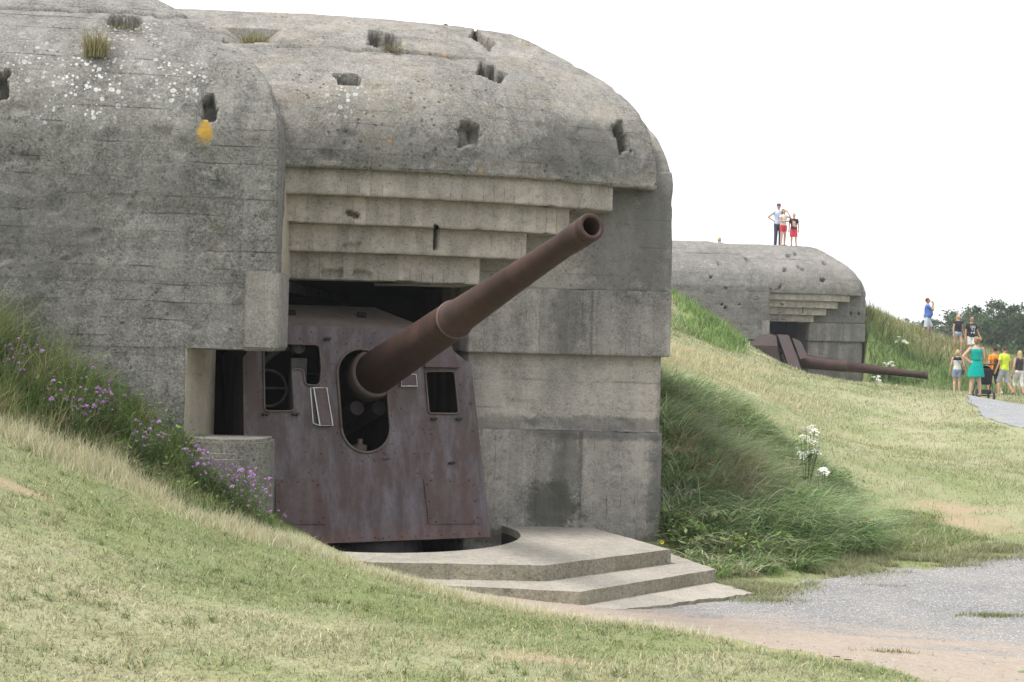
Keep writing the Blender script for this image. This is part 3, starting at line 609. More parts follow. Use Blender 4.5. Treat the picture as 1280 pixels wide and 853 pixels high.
for q in ([(272, 588), (392, 586), (412, 712), (272, 712)], [(676, 586), (818, 586), (833, 710), (690, 712)]):
    P = Z3(q); cx_ = sum(p[0] for p in P) / 4; cy_ = sum(p[1] for p in P) / 4
    def ex(bm, P=P, cx_=cx_, cy_=cy_):
        for i in range(4):
            for t in (.1, .5, .9):
                a = Vector(P[i]).lerp(Vector(P[(i + 1) % 4]), t); a = a + (Vector((cx_, cy_)) - a).normalized() * .035; add_lathe(bm, [(.0, .01), (.008, .009), (.012, .004)], pl(a.x, a.y, .013), PN, 6)
    plate('access_panel', [rnd(P, .02)], M_PANEL, gun, .012, .013, pl, ex)
# sighting ports: small hinged hoods, the left one outlined in white paint
def hood(P, dep, outl=True):
    P = [Vector(p) for p in P]; bm = bmesh.new(); f = [bm.verts.new(pl(p.x, p.y, dep * k)) for p, k in zip(P, (.25, .25, 1, 1))]; b = [bm.verts.new(pl(p.x, p.y, 0.001)) for p in P]
    bm.faces.new(f)
    for i in range(4): bm.faces.new((f[i], f[(i + 1) % 4], b[(i + 1) % 4], b[i]))
    h = link('sight_hood', bm_mesh(bm), M_PLATE, gun)
    bm = bmesh.new(); L = [pl(p.x, p.y, dep * k + .006) for p, k in zip(P, (.25, .25, 1, 1))]; add_tube(bm, L + [L[0]], .007, 5)
    if outl: add_tube(bm, [L[3], pl(P[3].x - .045, P[3].y + .04, .01), pl(P[0].x - .03, P[0].y, .01), L[0]], .007, 5)
    link('paint_edge', bm_mesh(bm), M_WHITE, h)
hood(Z3([(374, 340), (410, 340), (421, 446), (386, 446)]), .09)
hood(Z3([(618, 300), (655, 303), (656, 336), (612, 336)]), .03, False)
# hinge lugs beneath the windows and a latch bolt
for q in ((243, 412), (325, 412), (703, 425), (772, 425), (752, 545), (412, 206)):
    u, v = Z3([q])[0]; bm = bmesh.new()
    for k in (-1, 1): add_lathe(bm, [(0, .016), (.05, .016)], pl(u + .018 * k, v, .0), PN, 8)
    add_lathe(bm, [(-.04, .009), (.04, .009)], pl(u, v, .035), tx, 8)
    link('lug', bm_mesh(bm), M_INNER, gun)
u0, v0 = Z3([(676, 290)])[0]; u1, _ = Z3([(770, 292)])[0]
bm = bmesh.new(); q = [pl(u0, v0 + .02, .0), pl(u1, v0 + .02, 0), pl(u1 - .06, v0 + .30, 0), pl(u0 + .02, v0 + .30, 0), pl(u0, v0 + .02, .07), pl(u1, v0 + .02, .07)]
q = [bm.verts.new(p) for p in q]
for f in ((4, 5, 2, 3), (0, 1, 5, 4), (0, 4, 3), (1, 2, 5)): bm.faces.new([q[i] for i in f])
link('window_hood', bm_mesh(bm), M_PLATE, gun)
# roof and side plates
Zv = Vector((0, 0, 1))
def back(p, d, dz=0): return p - nh * d + Zv * dz
TL, TR = pl(-1.0, 2.33), pl(.86, 2.33); BL_, BR_ = pl(-1.28, 1.97), pl(1.28, 1.93)
def quadplate(name, pts, mat, parent, th=.025):
    bm = bmesh.new(); n = (pts[1] - pts[0]).cross(pts[2] - pts[0]).normalized() * th; a = [bm.verts.new(p) for p in pts]; b = [bm.verts.new(p - n) for p in pts]; m = len(pts)
    bm.faces.new(a); bm.faces.new(b[::-1])
    for i in range(m): bm.faces.new((a[i], b[i], b[(i + 1) % m], a[(i + 1) % m]))
    return link(name, bm_mesh(bm), mat, parent)
rf = quadplate('roof_plate', [TL, TR, back(TR, .75, .24) - tx * .42, back(TL, .75, .24) + tx * .05], M_ROOFP, gun)
quadplate('roof_plate', [back(TL, .76, .24) + tx * .05, back(TR, .76, .24) - tx * .42, back(TR, 1.6, .2) - tx * .3, back(TL, 1.6, .2)], M_ROOFP, gun)
for s_ in (.18, .62):
    bm = bmesh.new()
    c = (TL.lerp(TR, s_) + back(TL.lerp(TR, s_), .75, .24)) / 2; add_lathe(bm, [(-.05, .03), (-.045, .035), (.05, .035)], c + Zv * .02, tx, 8)
    link('roof_slot', bm_mesh(bm), M_BORE, rf)
quadplate('cheek_plate', [TR, pl(*outer[3]), back(pl(*outer[3]), 1.3, .05) - tx * .2, back(TR, .75, .24) - tx * .42], M_PLATE, gun)
quadplate('cheek_plate', [pl(*outer[3]), BR_, back(BR_, 1.4, .0) - tx * .1, back(pl(*outer[3]), 1.3, .05) - tx * .2], M_PLATE, gun)
quadplate('side_plate', [BR_, pl(1.395, 0.02), back(pl(1.395, 0.02), 1.3) - tx * .1, back(BR_, 1.4) - tx * .1], M_SHIELD, gun)
quadplate('cheek_plate', [BL_, TL, back(TL, .75, .24) + tx * .05, back(BL_, 1.4) + tx * .1], M_PLATE, gun)
quadplate('side_plate', [pl(-1.33, .02), BL_, back(BL_, 1.4) + tx * .1, back(pl(-1.33, .02), 1.1) + tx * .1], M_SHIELD, gun)
# barrel
RP = onplane(470, 466, P0, PN)
lo, hi = 8.0, 15.0
for _ in range(60):
    m_ = (lo + hi) / 2; q = W(740, 283, m_)
    if math.atan2(q.x - RP.x, RP.y - q.y) < PSI: lo = m_
    else: hi = m_
MZ = W(740, 283, (lo + hi) / 2); AX = (MZ - RP).normalized(); BL = (MZ - RP).length; TRUN = RP - AX * .95
elev = math.asin(AX.z); print('barrel', BL, 'elev', math.degrees(elev), 'muzzle', MZ, 'root', RP)
barrel = empty('dummy', (0, 0, 0)); bpy.data.objects.remove(barrel)
bm = bmesh.new(); L = BL + .95
add_lathe(bm, [(-.9, .22), (.9, .235), (.95, .238), (.95 + BL * .440, .184), (.95 + BL * .452, .184), (.95 + BL * .454, .168), (.95 + BL * .74, .122), (.95 + BL * .742, .1235), (.95 + BL * .745, .1235), (.95 + BL * .747, .1205),
               (L - .50, .103), (L - .40, .108), (L - .28, .112), (L - .10, .112), (L - .095, .105), (L - .075, .105), (L - .07, .112), (L - .012, .112), (L, .104), (L, .078), (L - .015, .072), (L - 1.2, .070)], (0, 0, 0), (0, -1, 0), 56, False)
me = bm_mesh(bm, False); me.polygons.foreach_set('use_smooth', [True] * len(me.polygons))
M_B2 = M_BARREL
barrel = bpy.data.objects.new('barrel', me); C.objects.link(barrel); me.materials.append(M_BARREL); barrel.parent = gun
gi = root_matrix(gun).inverted(); barrel.location = gi @ TRUN; barrel.rotation_euler.x = -elev
def onbarrel(name, bm, mat, smooth=True):
    o = bpy.data.objects.new(name, bm_mesh(bm, smooth)); C.objects.link(o); o.data.materials.append(mat); o.parent = barrel; return o
bm = bmesh.new(); add_lathe(bm, [(.95 + BL * .441, .1835), (.95 + BL * .442, .190), (.95 + BL * .4465, .190), (.95 + BL * .4475, .184)], (0, 0, 0), (0, -1, 0), 56, False); onbarrel('collar', bm, M_RIM)
bm = bmesh.new(); add_lathe(bm, [(.66, .24), (.68, .272), (.92, .276), (.95, .265), (.96, .236)], (0, 0, 0), (0, -1, 0), 48, False); onbarrel('sleeve', bm, M_RIM)
bm = bmesh.new(); add_lathe(bm, [(L - 1.15, .068), (L - 1.16, .02)], (0, 0, 0), (0, -1, 0), 24, True); onbarrel('bore_plug', bm, M_BORE)
for o in (barrel,): 
    for p in o.data.polygons: pass
# mount: pedestal, cradle, recoil cylinders, handwheel, seat pipes
def gl(x, y, z): return root_matrix(gun) @ Vector((x, y, z))
bm = bmesh.new(); add_lathe(bm, [(-.5, .75), (-.1, .75), (0, .6), (.6, .42), (1.1, .4)], gl(.0, .35, .0), (0, 0, 1), 32); link('pedestal', bm_mesh(bm), M_INNER, gun)
bm = bmesh.new()
for s_ in (-1, 1):
    m = root_matrix(gun) @ Matrix.Translation((s_ * .36, 1.15, 1.0)); add_box(bm, (-.05, -.45, -.2), (.05, .5, .95), m, .02)
add_tube(bm, [TRUN - tx * .45, TRUN + tx * .45], .11, 16); link('cradle', bm_mesh(bm), M_INNER, gun)
for s_ in (-1, 1):
    bm = bmesh.new(); add_tube(bm, [TRUN + tx * s_ * .13 - Zv * .34 - AX * .6, TRUN + tx * s_ * .13 - Zv * .34 + AX * .72], .08, 14)
    link('recoil_cylinder', bm_mesh(bm), M_INNER, gun)
gpl = lambda u, v, w: pl(u, v, w)
c = Vector(uv(352, 470)); bm = bmesh.new(); ctr = pl(c.x - .02, c.y - .05, -.45)
add_tube(bm, [ctr + (tx * math.cos(t) + UP * math.sin(t)) * .2 for t in np.linspace(0, 6.283, 24)], .015); add_tube(bm, [ctr - tx * .2, ctr + tx * .2], .012)
add_tube(bm, [pl(c.x - .12, c.y - 1.0, -.5), pl(c.x - .12, c.y + .2, -.5), pl(c.x + .1, c.y + .38, -.4), pl(c.x + .3, c.y + .38, -.3)], .045, 10)
add_lathe(bm, [(-.05, .05), (.1, .07), (.12, .02)], pl(c.x + .24, c.y + .34, -.22), PN, 14)
add_box(bm, (-.09, -.05, -.5), (.09, .05, .2), Matrix.Translation(pl(c.x + .26, c.y + .05, -.28)) @ Matrix.Rotation(PSI, 4, 'Z'), .01)
link('sighting_gear', bm_mesh(bm), plain('grey_gear_steel', (.09, .085, .085), .6, .3, 8, .4, .2), gun)
bm = bmesh.new(); c = Vector(uv(457, 556)); add_lathe(bm, [(0, .08), (.05, .08), (.07, .03), (.12, .03)], pl(c.x, c.y - .03, -.2), (0, 0, 1), 14); link('deck_fitting', bm_mesh(bm), M_RIM, gun)
gun2 = copy_tree(gun); q = to_b2((PITC[0], PITC[1])); gun2.location = (q[0] - .15, q[1] - .3, -.08); gun2.rotation_euler.z = R(74); gun2.scale = (1.12, 1.12, 1.12)
M_DSTEEL = rust('dark_far_steel', (.045, .032, .032), (.075, .05, .045), (.06, .052, .055), .6, .2)
gi2 = root_matrix(gun2).inverted()
for k_, q_ in enumerate((((972, 418), (986, 419), (1003, 465), (989, 466)), ((990, 422), (1001, 427), (1010, 447), (1000, 449)))):
    a_ = [W(x_, y_, 56.9 - .02 * (y_ - 418) + .5 * k_) for x_, y_ in q_]; bm = bmesh.new(); f_ = [bm.verts.new(gi2 @ v_) for v_ in a_]; b_ = [bm.verts.new(gi2 @ (v_ + Vector((.12, .9, 0)))) for v_ in a_]
    bm.faces.new(f_); bm.faces.new(b_[::-1])
    for i in range(4): bm.faces.new((f_[i], b_[i], b_[(i + 1) % 4], f_[(i + 1) % 4]))
    o = bpy.data.objects.new('mount_bracket', bm_mesh(bm)); C.objects.link(o); o.parent = gun2; o.data.materials.append(M_DSTEEL)
def _dark(o):
    for c_ in kids(o):
        if c_.material_slots and not c_.name.startswith(('barrel', 'bore', 'paint')): c_.material_slots[0].link = 'OBJECT'; c_.material_slots[0].material = M_DSTEEL
        _dark(c_)
_dark(gun2)
tag(gun2, 'far rusty naval gun pointing right and slightly down from the hillside casemate', 'gun')
for o in kids(gun2):
    if o.name.startswith('barrel'): o.rotation_euler.x = R(5); o.scale = (1.15, 1.0, 1.15)
#PART3
# ------------------------------------------------------------------ vegetation
def blades(name, x, y, h, w, bend, col, mat=M_BLADE, seg=2, zf=None, az=None, sink=.01, z=None):
    n = len(x); z = (H(x, y) if z is None else z) - sink
    az = rng.uniform(0, 2 * np.pi, n) if az is None else az
    fa = az + np.pi / 2 + rng.normal(0, .7, n); wx, wy = np.cos(fa) * w / 2, np.sin(fa) * w / 2; dx, dy = np.cos(az), np.sin(az)
    V = []; ts = np.linspace(0, 1, seg + 1)
    for t in ts:
        out = h * bend * t ** 1.8; up = h * (t - .42 * np.minimum(bend, 1.3) * t ** 2.6)
        k = (1 - t ** 1.5 * .85)
        if t < 1:
            V.append(np.c_[x + dx * out - wx * k, y + dy * out - wy * k, z + up]); V.append(np.c_[x + dx * out + wx * k, y + dy * out + wy * k, z + up])
        else: V.append(np.c_[x + dx * out, y + dy * out, z + up])
    m = 2 * seg + 1; V = np.stack(V, 1).reshape(-1, 3); b = np.arange(n)[:, None] * m
    quads = np.concatenate([b + np.array([2 * k, 2 * k + 1, 2 * k + 3, 2 * k + 2]) for k in range(seg - 1)]) if seg > 1 else None
    tris = b + np.array([2 * seg - 2, 2 * seg - 1, 2 * seg])
    return raw_mesh(name, V, quads, tris, np.repeat(col, m, 0))
def stuff(name, me, mat=M_BLADE, label=None, cat='grass'):
    o = link(name, me, mat); return tag(o, label, cat, kind='stuff')
def lerp(a, b, t): return np.asarray(a)[None] * (1 - t[:, None]) + np.asarray(b)[None] * t[:, None]
def wp(*pts): return [cp(*p)[:2] for p in pts]
EDGE = [(-9, 11.0), (-6, 11.9)] + wp((0, 528, 12.5), (130, 592, 12.7), (300, 662, 12.9), (430, 702, 13.05), (560, 745, 12.75), (700, 771, 12.05), (850, 797, 11.1), (1000, 817, 10.2))
def edge_y(x): return np.interp(x, [p[0] for p in EDGE], [p[1] for p in EDGE])
LUSH1 = wp((840, 366, 55.5), (905, 409, 55.5), (940, 440, 54), (925, 448, 50), (880, 425, 50), (838, 400, 50)) 
LUSH2 = [(14.3, 55.0), (14.6, 61), (17, 61), (18.6, 58), (18.8, 54), (17.5, 51)]
BANK = [(1.8, 15.6), (2.0, 19), (2.1, 25), (3.6, 25.5), (4.9, 22.5), (4.9, 19.5), (4.7, 17.9), (4.1, 16.6), (2.9, 15.3), (2.3, 14.95)]
BARE = [(cp(690, 828, 8.9), .30, .16), (cp(22, 592, 10.8), .32, .16), (cp(1185, 645, 19.3), .9, .7), (cp(1190, 625, 20.4), .7, .5), (cp(265, 838, 7.4), .2, .12), (cp(1100, 672, 17.6), .35, .2)]
def bare(x, y):
    m = np.zeros(len(x))
    for c, rx, ry in BARE: m = np.maximum(m, np.clip(1.6 - np.hypot((x - c[0]) / rx, (y - c[1]) / ry) * 1.2 + (fbm(x, y, 3) - .5) * 1.6, 0, 1))
    return m
def zone(x, y):
    t = np.clip(.24 + (fbm(x, y, .55) - .5) * 1.0 + (fbm(x + 31, y, 3.2) - .5) * .8 + np.clip((y - 18) / 60, 0, .22) + np.where((x < 2) & (y < 9.5), .14, 0), 0, 1)
    c = lerp((.195, .245, .105), (.46, .43, .30), t)
    m = np.clip((fbm(x + 70, y + 20, 1.4) - .52) * 6, 0, 1) * .5; c = c * (1 - m[:, None]) + np.array([[.23, .275, .12]]) * m[:, None]
    # dry uncut fringe
    d = y - edge_y(x); k = np.clip(1 - np.abs(d - .05) / .45, 0, 1) * (x < 2.5) * (y < 14); c = c * (1 - .7 * k[:, None]) + np.array([[.52, .46, .30]]) * .7 * k[:, None]
    k = ((d > .3) & (x < -2) & (y < 15)); c[k] = [.09, .135, .04]
    for P, cc in ((LUSH1, (.14, .25, .05)), (LUSH2, (.14, .24, .06))):
        k = inpoly(x + (fbm(x, y, 1) - .5) * 1.5, y + (fbm(x + 9, y, 1) - .5) * 1.5, P); c[k] = c[k] * .25 + np.array(cc) * .75
    k = (y > 59.5) & (x > 14) & (y < 75); c[k] = c[k] * .35 + np.array([.27, .26, .12]) * .65
    k = (y > 50) & (x > 18.5) & (y <= 59.5); c[k] = c[k] * .5 + np.array([.24, .26, .11]) * .5
    k = inpoly(x, y, BANK); c[k] = c[k] * .3 + np.array([.15, .18, .07]) * .7
    b = bare(x, y)[:, None]; return c * (1 - b) + np.array([[.40, .31, .215]]) * b
# the soil sheet takes the same zones
me = ground.data; vv = np.empty(len(me.vertices) * 3, np.float32); me.vertices.foreach_get('co', vv); vv = vv.reshape(-1, 3); zc = zone(vv[:, 0].astype(float), vv[:, 1].astype(float))
ca = me.attributes.new('col', 'FLOAT_COLOR', 'POINT'); ca.data.foreach_set('color', np.ascontiguousarray(np.c_[zc, np.ones(len(zc))], dtype=np.float32).ravel())
def blocked(x, y): return inpoly(x, y, FOOT) | inpoly(x, y, FOOT2) | inpoly(x, y, PATH) | inpoly(x, y, [p for p in o2[:4]] + [(.9, 16.4), (-2.3, 14.5), (-2.35, 13.4)]) | inpoly(x, y, [apron[2], apron[3], apron[4], apron[5], (0, 15), (-.5, 13.6)]) | ((y > 14) & (x < 1.8) & (x > -9) & (y < 24.4)) | ((y > 13.9) & (x < -2.4) & (y < 24))
def scatter(n, x0, x1, y0, y1, dens=None):
    x = rng.uniform(x0, x1, n); y = rng.uniform(y0, y1, n); k = ~blocked(x, y) & ~gravel_core(x, y + rng.uniform(0, .12, n))
    a = np.abs(x) < .36 * y + 2.5; k &= a | (y < 8) 
    if dens is not None: k &= rng.random(n) < dens(x, y)
    k &= rng.random(n) > bare(x, y) * .85
    return x[k], y[k]
def colvar(c, s=.18): 
    n = len(c); return np.clip(c * (1 + rng.normal(0, s, (n, 1))) * (1 + rng.normal(0, .05, (n, 3))), .01, .75)
def lawn_cols(x, y, straw=.3, var=.2):
    c = zone(x, y); r = rng.random(len(x)); k = r < straw; c[k] = c[k] * .35 + np.array([.48, .42, .25]) * .65; k = r > .86; c[k] = c[k] * .5 + np.array([.09, .14, .035]) * .5
    return colvar(c, var)
# near lawn, shorter and denser close to the camera
x, y = scatter(360000, -5.5, 5.0, 6.2, 13.6, lambda x, y: (y < edge_y(x) + .15).astype(float) * np.clip(1.5 - y / 14, .4, 1))
hh = rng.gamma(4, .0085, len(x)) * (1 + (fbm(x, y, 2.5) - .4) * 1.4).clip(.5, 2); 
stuff('lawn_grass', blades('lawn_grass', x, y, hh, rng.uniform(.0035, .008, len(x)), rng.uniform(.3, 1.8, len(x)), lawn_cols(x, y, .34, .3)), label='short dry mown grass on the near slope')
x, y = scatter(60000, -12, 8, -3, 6.6, lambda x, y: (np.abs(x) + np.abs(y) > 1.2).astype(float))
stuff('lawn_grass', blades('lawn_grass', x, y, rng.gamma(4, .01, len(x)), rng.uniform(.006, .012, len(x)), rng.uniform(.2, 1.5, len(x)), lawn_cols(x, y)), label='short grass around the viewpoint')
# coarse weeds and rosettes in the near lawn
x, y = scatter(2600, -5.2, 4.5, 6.2, 13, lambda x, y: (y < edge_y(x)) * np.clip((fbm(x, y, 2) - .5) * 5, 0, 1))
x = np.repeat(x, 9) + rng.normal(0, .012, len(x) * 9); y = np.repeat(y, 9) + rng.normal(0, .012, len(y) * 9)
stuff('lawn_weeds', blades('lawn_weeds', x, y, rng.uniform(.04, .11, len(x)), rng.uniform(.005, .010, len(x)), rng.uniform(.5, 1.6, len(x)), colvar(lerp((.13, .19, .06), (.24, .28, .12), rng.random(len(x))))), label='darker green weed leaves dotted through the near lawn', cat='weeds')
# far lawn
x, y = scatter(440000, 1.5, 20, 13.3, 52, lambda x, y: np.clip(24 / y, .3, 1) * ~inpoly(x, y, BANK))
sc = y / 26
stuff('lawn_grass', blades('lawn_grass', x, y, rng.gamma(4, .012, len(x)) * (.6 + .4 * sc) * (1 + (fbm(x, y, 1.2) - .4) * 1.5).clip(.5, 2), rng.uniform(.006, .013, len(x)) * sc, rng.uniform(.2, 1.4, len(x)), lawn_cols(x, y, .3)), label='sunbleached lawn rising from the gravel to the far casemate')
# rougher grass of the slope behind and beside the far casemate
x, y = scatter(160000, 1.5, 34, 49, 74, lambda x, y: np.clip(fbm(x, y, .8) * 1.7 - .2 + inpoly(x, y, LUSH2), 0, 1))
tall = .08 + .26 * inpoly(x, y, LUSH2) + .22 * inpoly(x, y, LUSH1) + .22 * (y > 59) * (x > 14) + .15 * ((x > 17.5) & (y > 51.5) & (x < 22))
stuff('rough_grass', blades('rough_grass', x, y, tall * rng.uniform(.5, 1.4, len(x)) * (.6 + fbm(x, y, .9)), rng.uniform(.02, .045, len(x)), rng.uniform(.1, 1.1, len(x)), colvar(zone(x, y), .28)), label='rough uncut grass and weeds on the slope beside the far casemate')
# wispy tall dry grass on the shoulder of the far lawn
x, y = scatter(26000, 2, 7.5, 20, 44, lambda x, y: np.clip((fbm(x, y, .7) - .45) * 4, 0, 1) * np.clip(1.3 - (x - 2) / (.16 * y), 0, 1))
stuff('dry_grass', blades('dry_grass', x, y, rng.uniform(.15, .42, len(x)), rng.uniform(.004, .010, len(x)) * y / 24, rng.uniform(.3, 1.3, len(x)), colvar(np.tile([[.46, .40, .25]], (len(x), 1))), seg=3, az=rng.normal(.4, .9, len(x))), label='wispy dry grass leaning on the lawn shoulder right of the near casemate')
# unmown bank beside the near casemate: tall arching clumps
def clumps(nc, poly, spread, per, hf, wd, cols, bendr, bias=None):
    xs_ = [p[0] for p in poly]; ys_ = [p[1] for p in poly]; X = rng.uniform(min(xs_) - .3, max(xs_) + .3, nc * 4); Y = rng.uniform(min(ys_) - .3, max(ys_) + .3, nc * 4)
    k = inpoly(X + (fbm(X, Y, 1.2) - .5) * .8, Y + (fbm(X + 7, Y, 1.2) - .5) * .8, poly) & ~blocked(X, Y); X, Y = X[k][:nc], Y[k][:nc]; m = len(X)
    ci = rng.integers(0, len(cols), m); ca_ = rng.uniform(0, 6.28, m); hs = hf(X, Y) * rng.uniform(.6, 1.25, m)
    x = np.repeat(X, per) + rng.normal(0, spread, m * per); y = np.repeat(Y, per) + rng.normal(0, spread, m * per)
    hh = np.repeat(hs, per) * rng.uniform(.5, 1.15, m * per); c = np.array(cols)[np.repeat(ci, per)]
    az = np.repeat(ca_, per) + rng.normal(0, .9, m * per)
    if bias is not None: az = np.where(rng.random(m * per) < .55, bias + rng.normal(0, .6, m * per), az)
    k = ~blocked(x, y); return x[k], y[k], hh[k], rng.uniform(*wd, m * per)[k], rng.uniform(*bendr, m * per)[k], colvar(c, .2)[k], az[k]
def bankh(x, y):
    return .20 + .40 * (.5 + fbm(x, y, 1.1)) * np.clip((5.3 - x) / 1.6, 0, 1) * np.clip((y - 15.3) / 1.4, .25, 1)
green_mix = [(.16, .26, .08), (.20, .30, .10), (.26, .36, .14), (.25, .34, .17), (.34, .41, .21), (.32, .39, .23), (.56, .53, .38), (.13, .21, .07)]
x, y, hh, ww, bb, cc, az = clumps(1250, BANK, .05, 22, bankh, (.009, .024), green_mix, (.6, 2.0), bias=-.9)
stuff('tall_grass', blades('tall_grass', x, y, hh, ww, bb, cc, seg=4, az=az), label='tall tangled green and straw grass on the bank right of the near casemate')
x, y, hh, ww, bb, cc, az = clumps(110, [(1.95, 17.5), (2.05, 23), (3.2, 23.5), (3.5, 19), (2.8, 17.2)], .10, 20, lambda x, y: .75 + 0 * x, (.004, .009), [(.42, .34, .22), (.48, .41, .27), (.30, .21, .13)], (.4, 1.4), bias=.1)
stuff('dry_grass', blades('dry_grass', x, y, hh, ww, bb, cc, seg=4, az=az), label='brown seeding grass heads on top of the tall bank')
x, y, hh, ww, bb, cc, az = clumps(600, [(3.6, 16.4), (4.9, 17.4), (5.0, 20), (5.9, 19.5), (5.8, 17.6), (5.0, 16.9)], .08, 16, lambda x, y: .17 + 0 * x, (.005, .011), [(.20, .26, .09), (.24, .29, .11), (.42, .39, .25), (.18, .24, .08)], (.5, 1.8))
stuff('tall_grass', blades('tall_grass', x, y, hh, ww, bb, cc, seg=3, az=az), label='knee-high grass fading into the lawn at the right of the bank')
# leafy weeds mixed into the bank
def leafweeds(name, m, poly, hmin, hf, cols, label, sz=(.018, .045)):
    xs_ = [q[0] for q in poly]; ys_ = [q[1] for q in poly]; X = rng.uniform(min(xs_), max(xs_), m * 4); Y = rng.uniform(min(ys_), max(ys_), m * 4); k = inpoly(X, Y, poly) & ~blocked(X, Y) & (fbm(X, Y, 1.5) > .44); X, Y = X[k][:m], Y[k][:m]; m = len(X); per = 46
    hh = hf(X, Y) * rng.uniform(.5, 1.1, m); rr = rng.uniform(.06, .16, m); x = np.repeat(X, per) + rng.normal(0, 1, m * per) * np.repeat(rr, per); y = np.repeat(Y, per) + rng.normal(0, 1, m * per) * np.repeat(rr, per); t = rng.random(m * per) ** .7
    P = np.c_[x, y, H(x, y) + hmin + np.repeat(hh, per) * t]; n = len(P); a = rng.uniform(0, 6.28, n); e = rng.uniform(-.6, .7, n); d = np.c_[np.cos(a) * np.cos(e), np.sin(a) * np.cos(e), np.sin(e)]; s_ = np.c_[-np.sin(a), np.cos(a), rng.uniform(-.4, .4, n)]; L = rng.uniform(*sz, n)[:, None] * 1.6
    V = np.stack([P - d * L, P + s_ * L * .42, P + d * L, P - s_ * L * .42], 1).reshape(-1, 3); c = colvar(np.array(cols)[np.repeat(rng.integers(0, len(cols), m), per)], .25)
    stuff(name, raw_mesh(name, V, np.arange(4 * n).reshape(-1, 4), None, np.repeat(c, 4, 0)), label=label, cat='weeds')
leafweeds('leafy_weeds', 80, BANK, .03, lambda x, y: .18 + .30 * fbm(x, y, 1.1), [(.13, .21, .05), (.17, .25, .07), (.10, .16, .05), (.20, .26, .11), (.30, .28, .14)], 'broad-leaved green weeds growing through the tall grass of the bank')
# strip of weeds along the foot of the left wing
WEED = [(-9, 11.5), (-6, 12.3)] + [(p[0], p[1] + .18) for p in EDGE[2:5]] + [(-2.25, 13.2), (-2.35, 13.6), (-3.2, 13.85), (-6, 13.5), (-9, 13.2)]
def weedh(x, y): return .18 + .62 * np.clip((-2.6 - x) / 2.2, 0, 1) * np.clip((y - edge_y(x)) / .8, .3, 1)
x, y, hh, ww, bb, cc, az = clumps(1500, WEED, .05, 30, weedh, (.003, .009), [(.12, .20, .045), (.15, .23, .055), (.09, .15, .04), (.19, .25, .085), (.23, .26, .11), (.36, .33, .19)], (.15, 1.1))
stuff('tall_grass', blades('tall_grass', x, y, hh, ww, bb, cc, seg=4, az=az), label='tall green grass growing against the left wall of the near casemate')
# a few thin flowering stalks standing above it
leafweeds('leafy_weeds', 160, [(p_[0], p_[1] + .12) for p_ in WEED[:5]] + WEED[5:], .02, lambda x, y: weedh(x, y) * .7, [(.15, .23, .06), (.12, .19, .05), (.20, .27, .10)], 'broad-leaved weeds under the knapweed along the left wall', (.010, .026))
x, y, hh, ww, bb, cc, az = clumps(150, WEED, .12, 3, lambda x, y: weedh(x, y) * 1.45, (.003, .006), [(.36, .33, .2), (.3, .3, .16)], (.1, .45))
stuff('grass_stalks', blades('grass_stalks', x, y, hh, ww, bb, cc, seg=4, az=az), label='thin pale seed stalks above the tall grass by the left wall')
# dry fringe
n = 27000; x = rng.uniform(-6.5, 1.6, n); off = rng.normal(.02, .17, n) - .02; y = edge_y(x) + off + (fbm(x, x * 0, 1.5) - .5) * .4; k = ~blocked(x, y) & (rng.random(n) < np.clip(1.25 - (x + 1) * .42, .1, 1)); x, y = x[k], y[k]
t = rng.random(len(x)); c = colvar(lerp((.68, .63, .46), (.42, .42, .24), t ** 2)); hs = (.05 + .11 * np.clip((.2 - (x + 1) * .15), .1, 1)) * (.5 + 1.1 * fbm(x, y, 2.2))
stuff('dry_grass', blades('dry_grass', x, y, hs * rng.uniform(.5, 1.8, len(x)), rng.uniform(.0022, .005, len(x)), rng.uniform(.1, .9, len(x)), c, seg=3), label='straw-coloured uncut fringe where the near lawn meets the weeds and platform')
# creeping grass at the gravel border
n = 34000; th = rng.uniform(0, 1, n); BL = [GRAV[i] for i in (12, 13, 14, 15, 16, 17)]; seg_ = rng.integers(0, len(BL) - 1, n)
bx = np.array(BL)[seg_] * (1 - th[:, None]) + np.array(BL)[seg_ + 1] * th[:, None]; x = bx[:, 0] + rng.normal(0, .16, n); y = bx[:, 1] + rng.normal(.10, .22, n); k = ~blocked(x, y) & (fbm(x, y, 1.7) > .47); x, y = x[k], y[k]
stuff('lawn_grass', blades('lawn_grass', x, y, rng.uniform(.03, .12, len(x)), rng.uniform(.004, .009, len(x)), rng.uniform(.3, 1.4, len(x)), colvar(lerp((.16, .21, .08), (.42, .39, .25), rng.random(len(x))))), label='ragged grass creeping over the far gravel edge')

n = 5200; x = rng.uniform(-1, 9, n); y = rng.uniform(9.5, 17, n); k = gravel_mask(x, y) & ~blocked(x, y); x, y = x[k], y[k]; n = len(x); r_ = np.minimum(rng.gamma(2.2, .0038, n), .013); z = H(x, y, False) + .008
_o = np.array([(1, 0, 0), (0, 1, 0), (-1, 0, 0), (0, -1, 0), (0, 0, .7), (0, 0, -.7)]); _t = np.array([(0, 1, 4), (1, 2, 4), (2, 3, 4), (3, 0, 4), (1, 0, 5), (2, 1, 5), (3, 2, 5), (0, 3, 5)])
V = np.c_[x, y, z][:, None, :] + _o[None] * r_[:, None, None] * rng.uniform(.6, 1.3, (n, 6, 3)); tr_ = (np.arange(n)[:, None, None] * 6 + _t[None]).reshape(-1, 3)
M_STONE = blade_mat('stone', 0, .95)
stuff('gravel_stones', raw_mesh('gravel_stones', V.reshape(-1, 3), None, tr_, np.repeat(lerp((.20, .2, .2), (.46, .44, .42), rng.random(n)), 6, 0)), M_STONE, 'loose small stones scattered over the gravel track', 'stones')
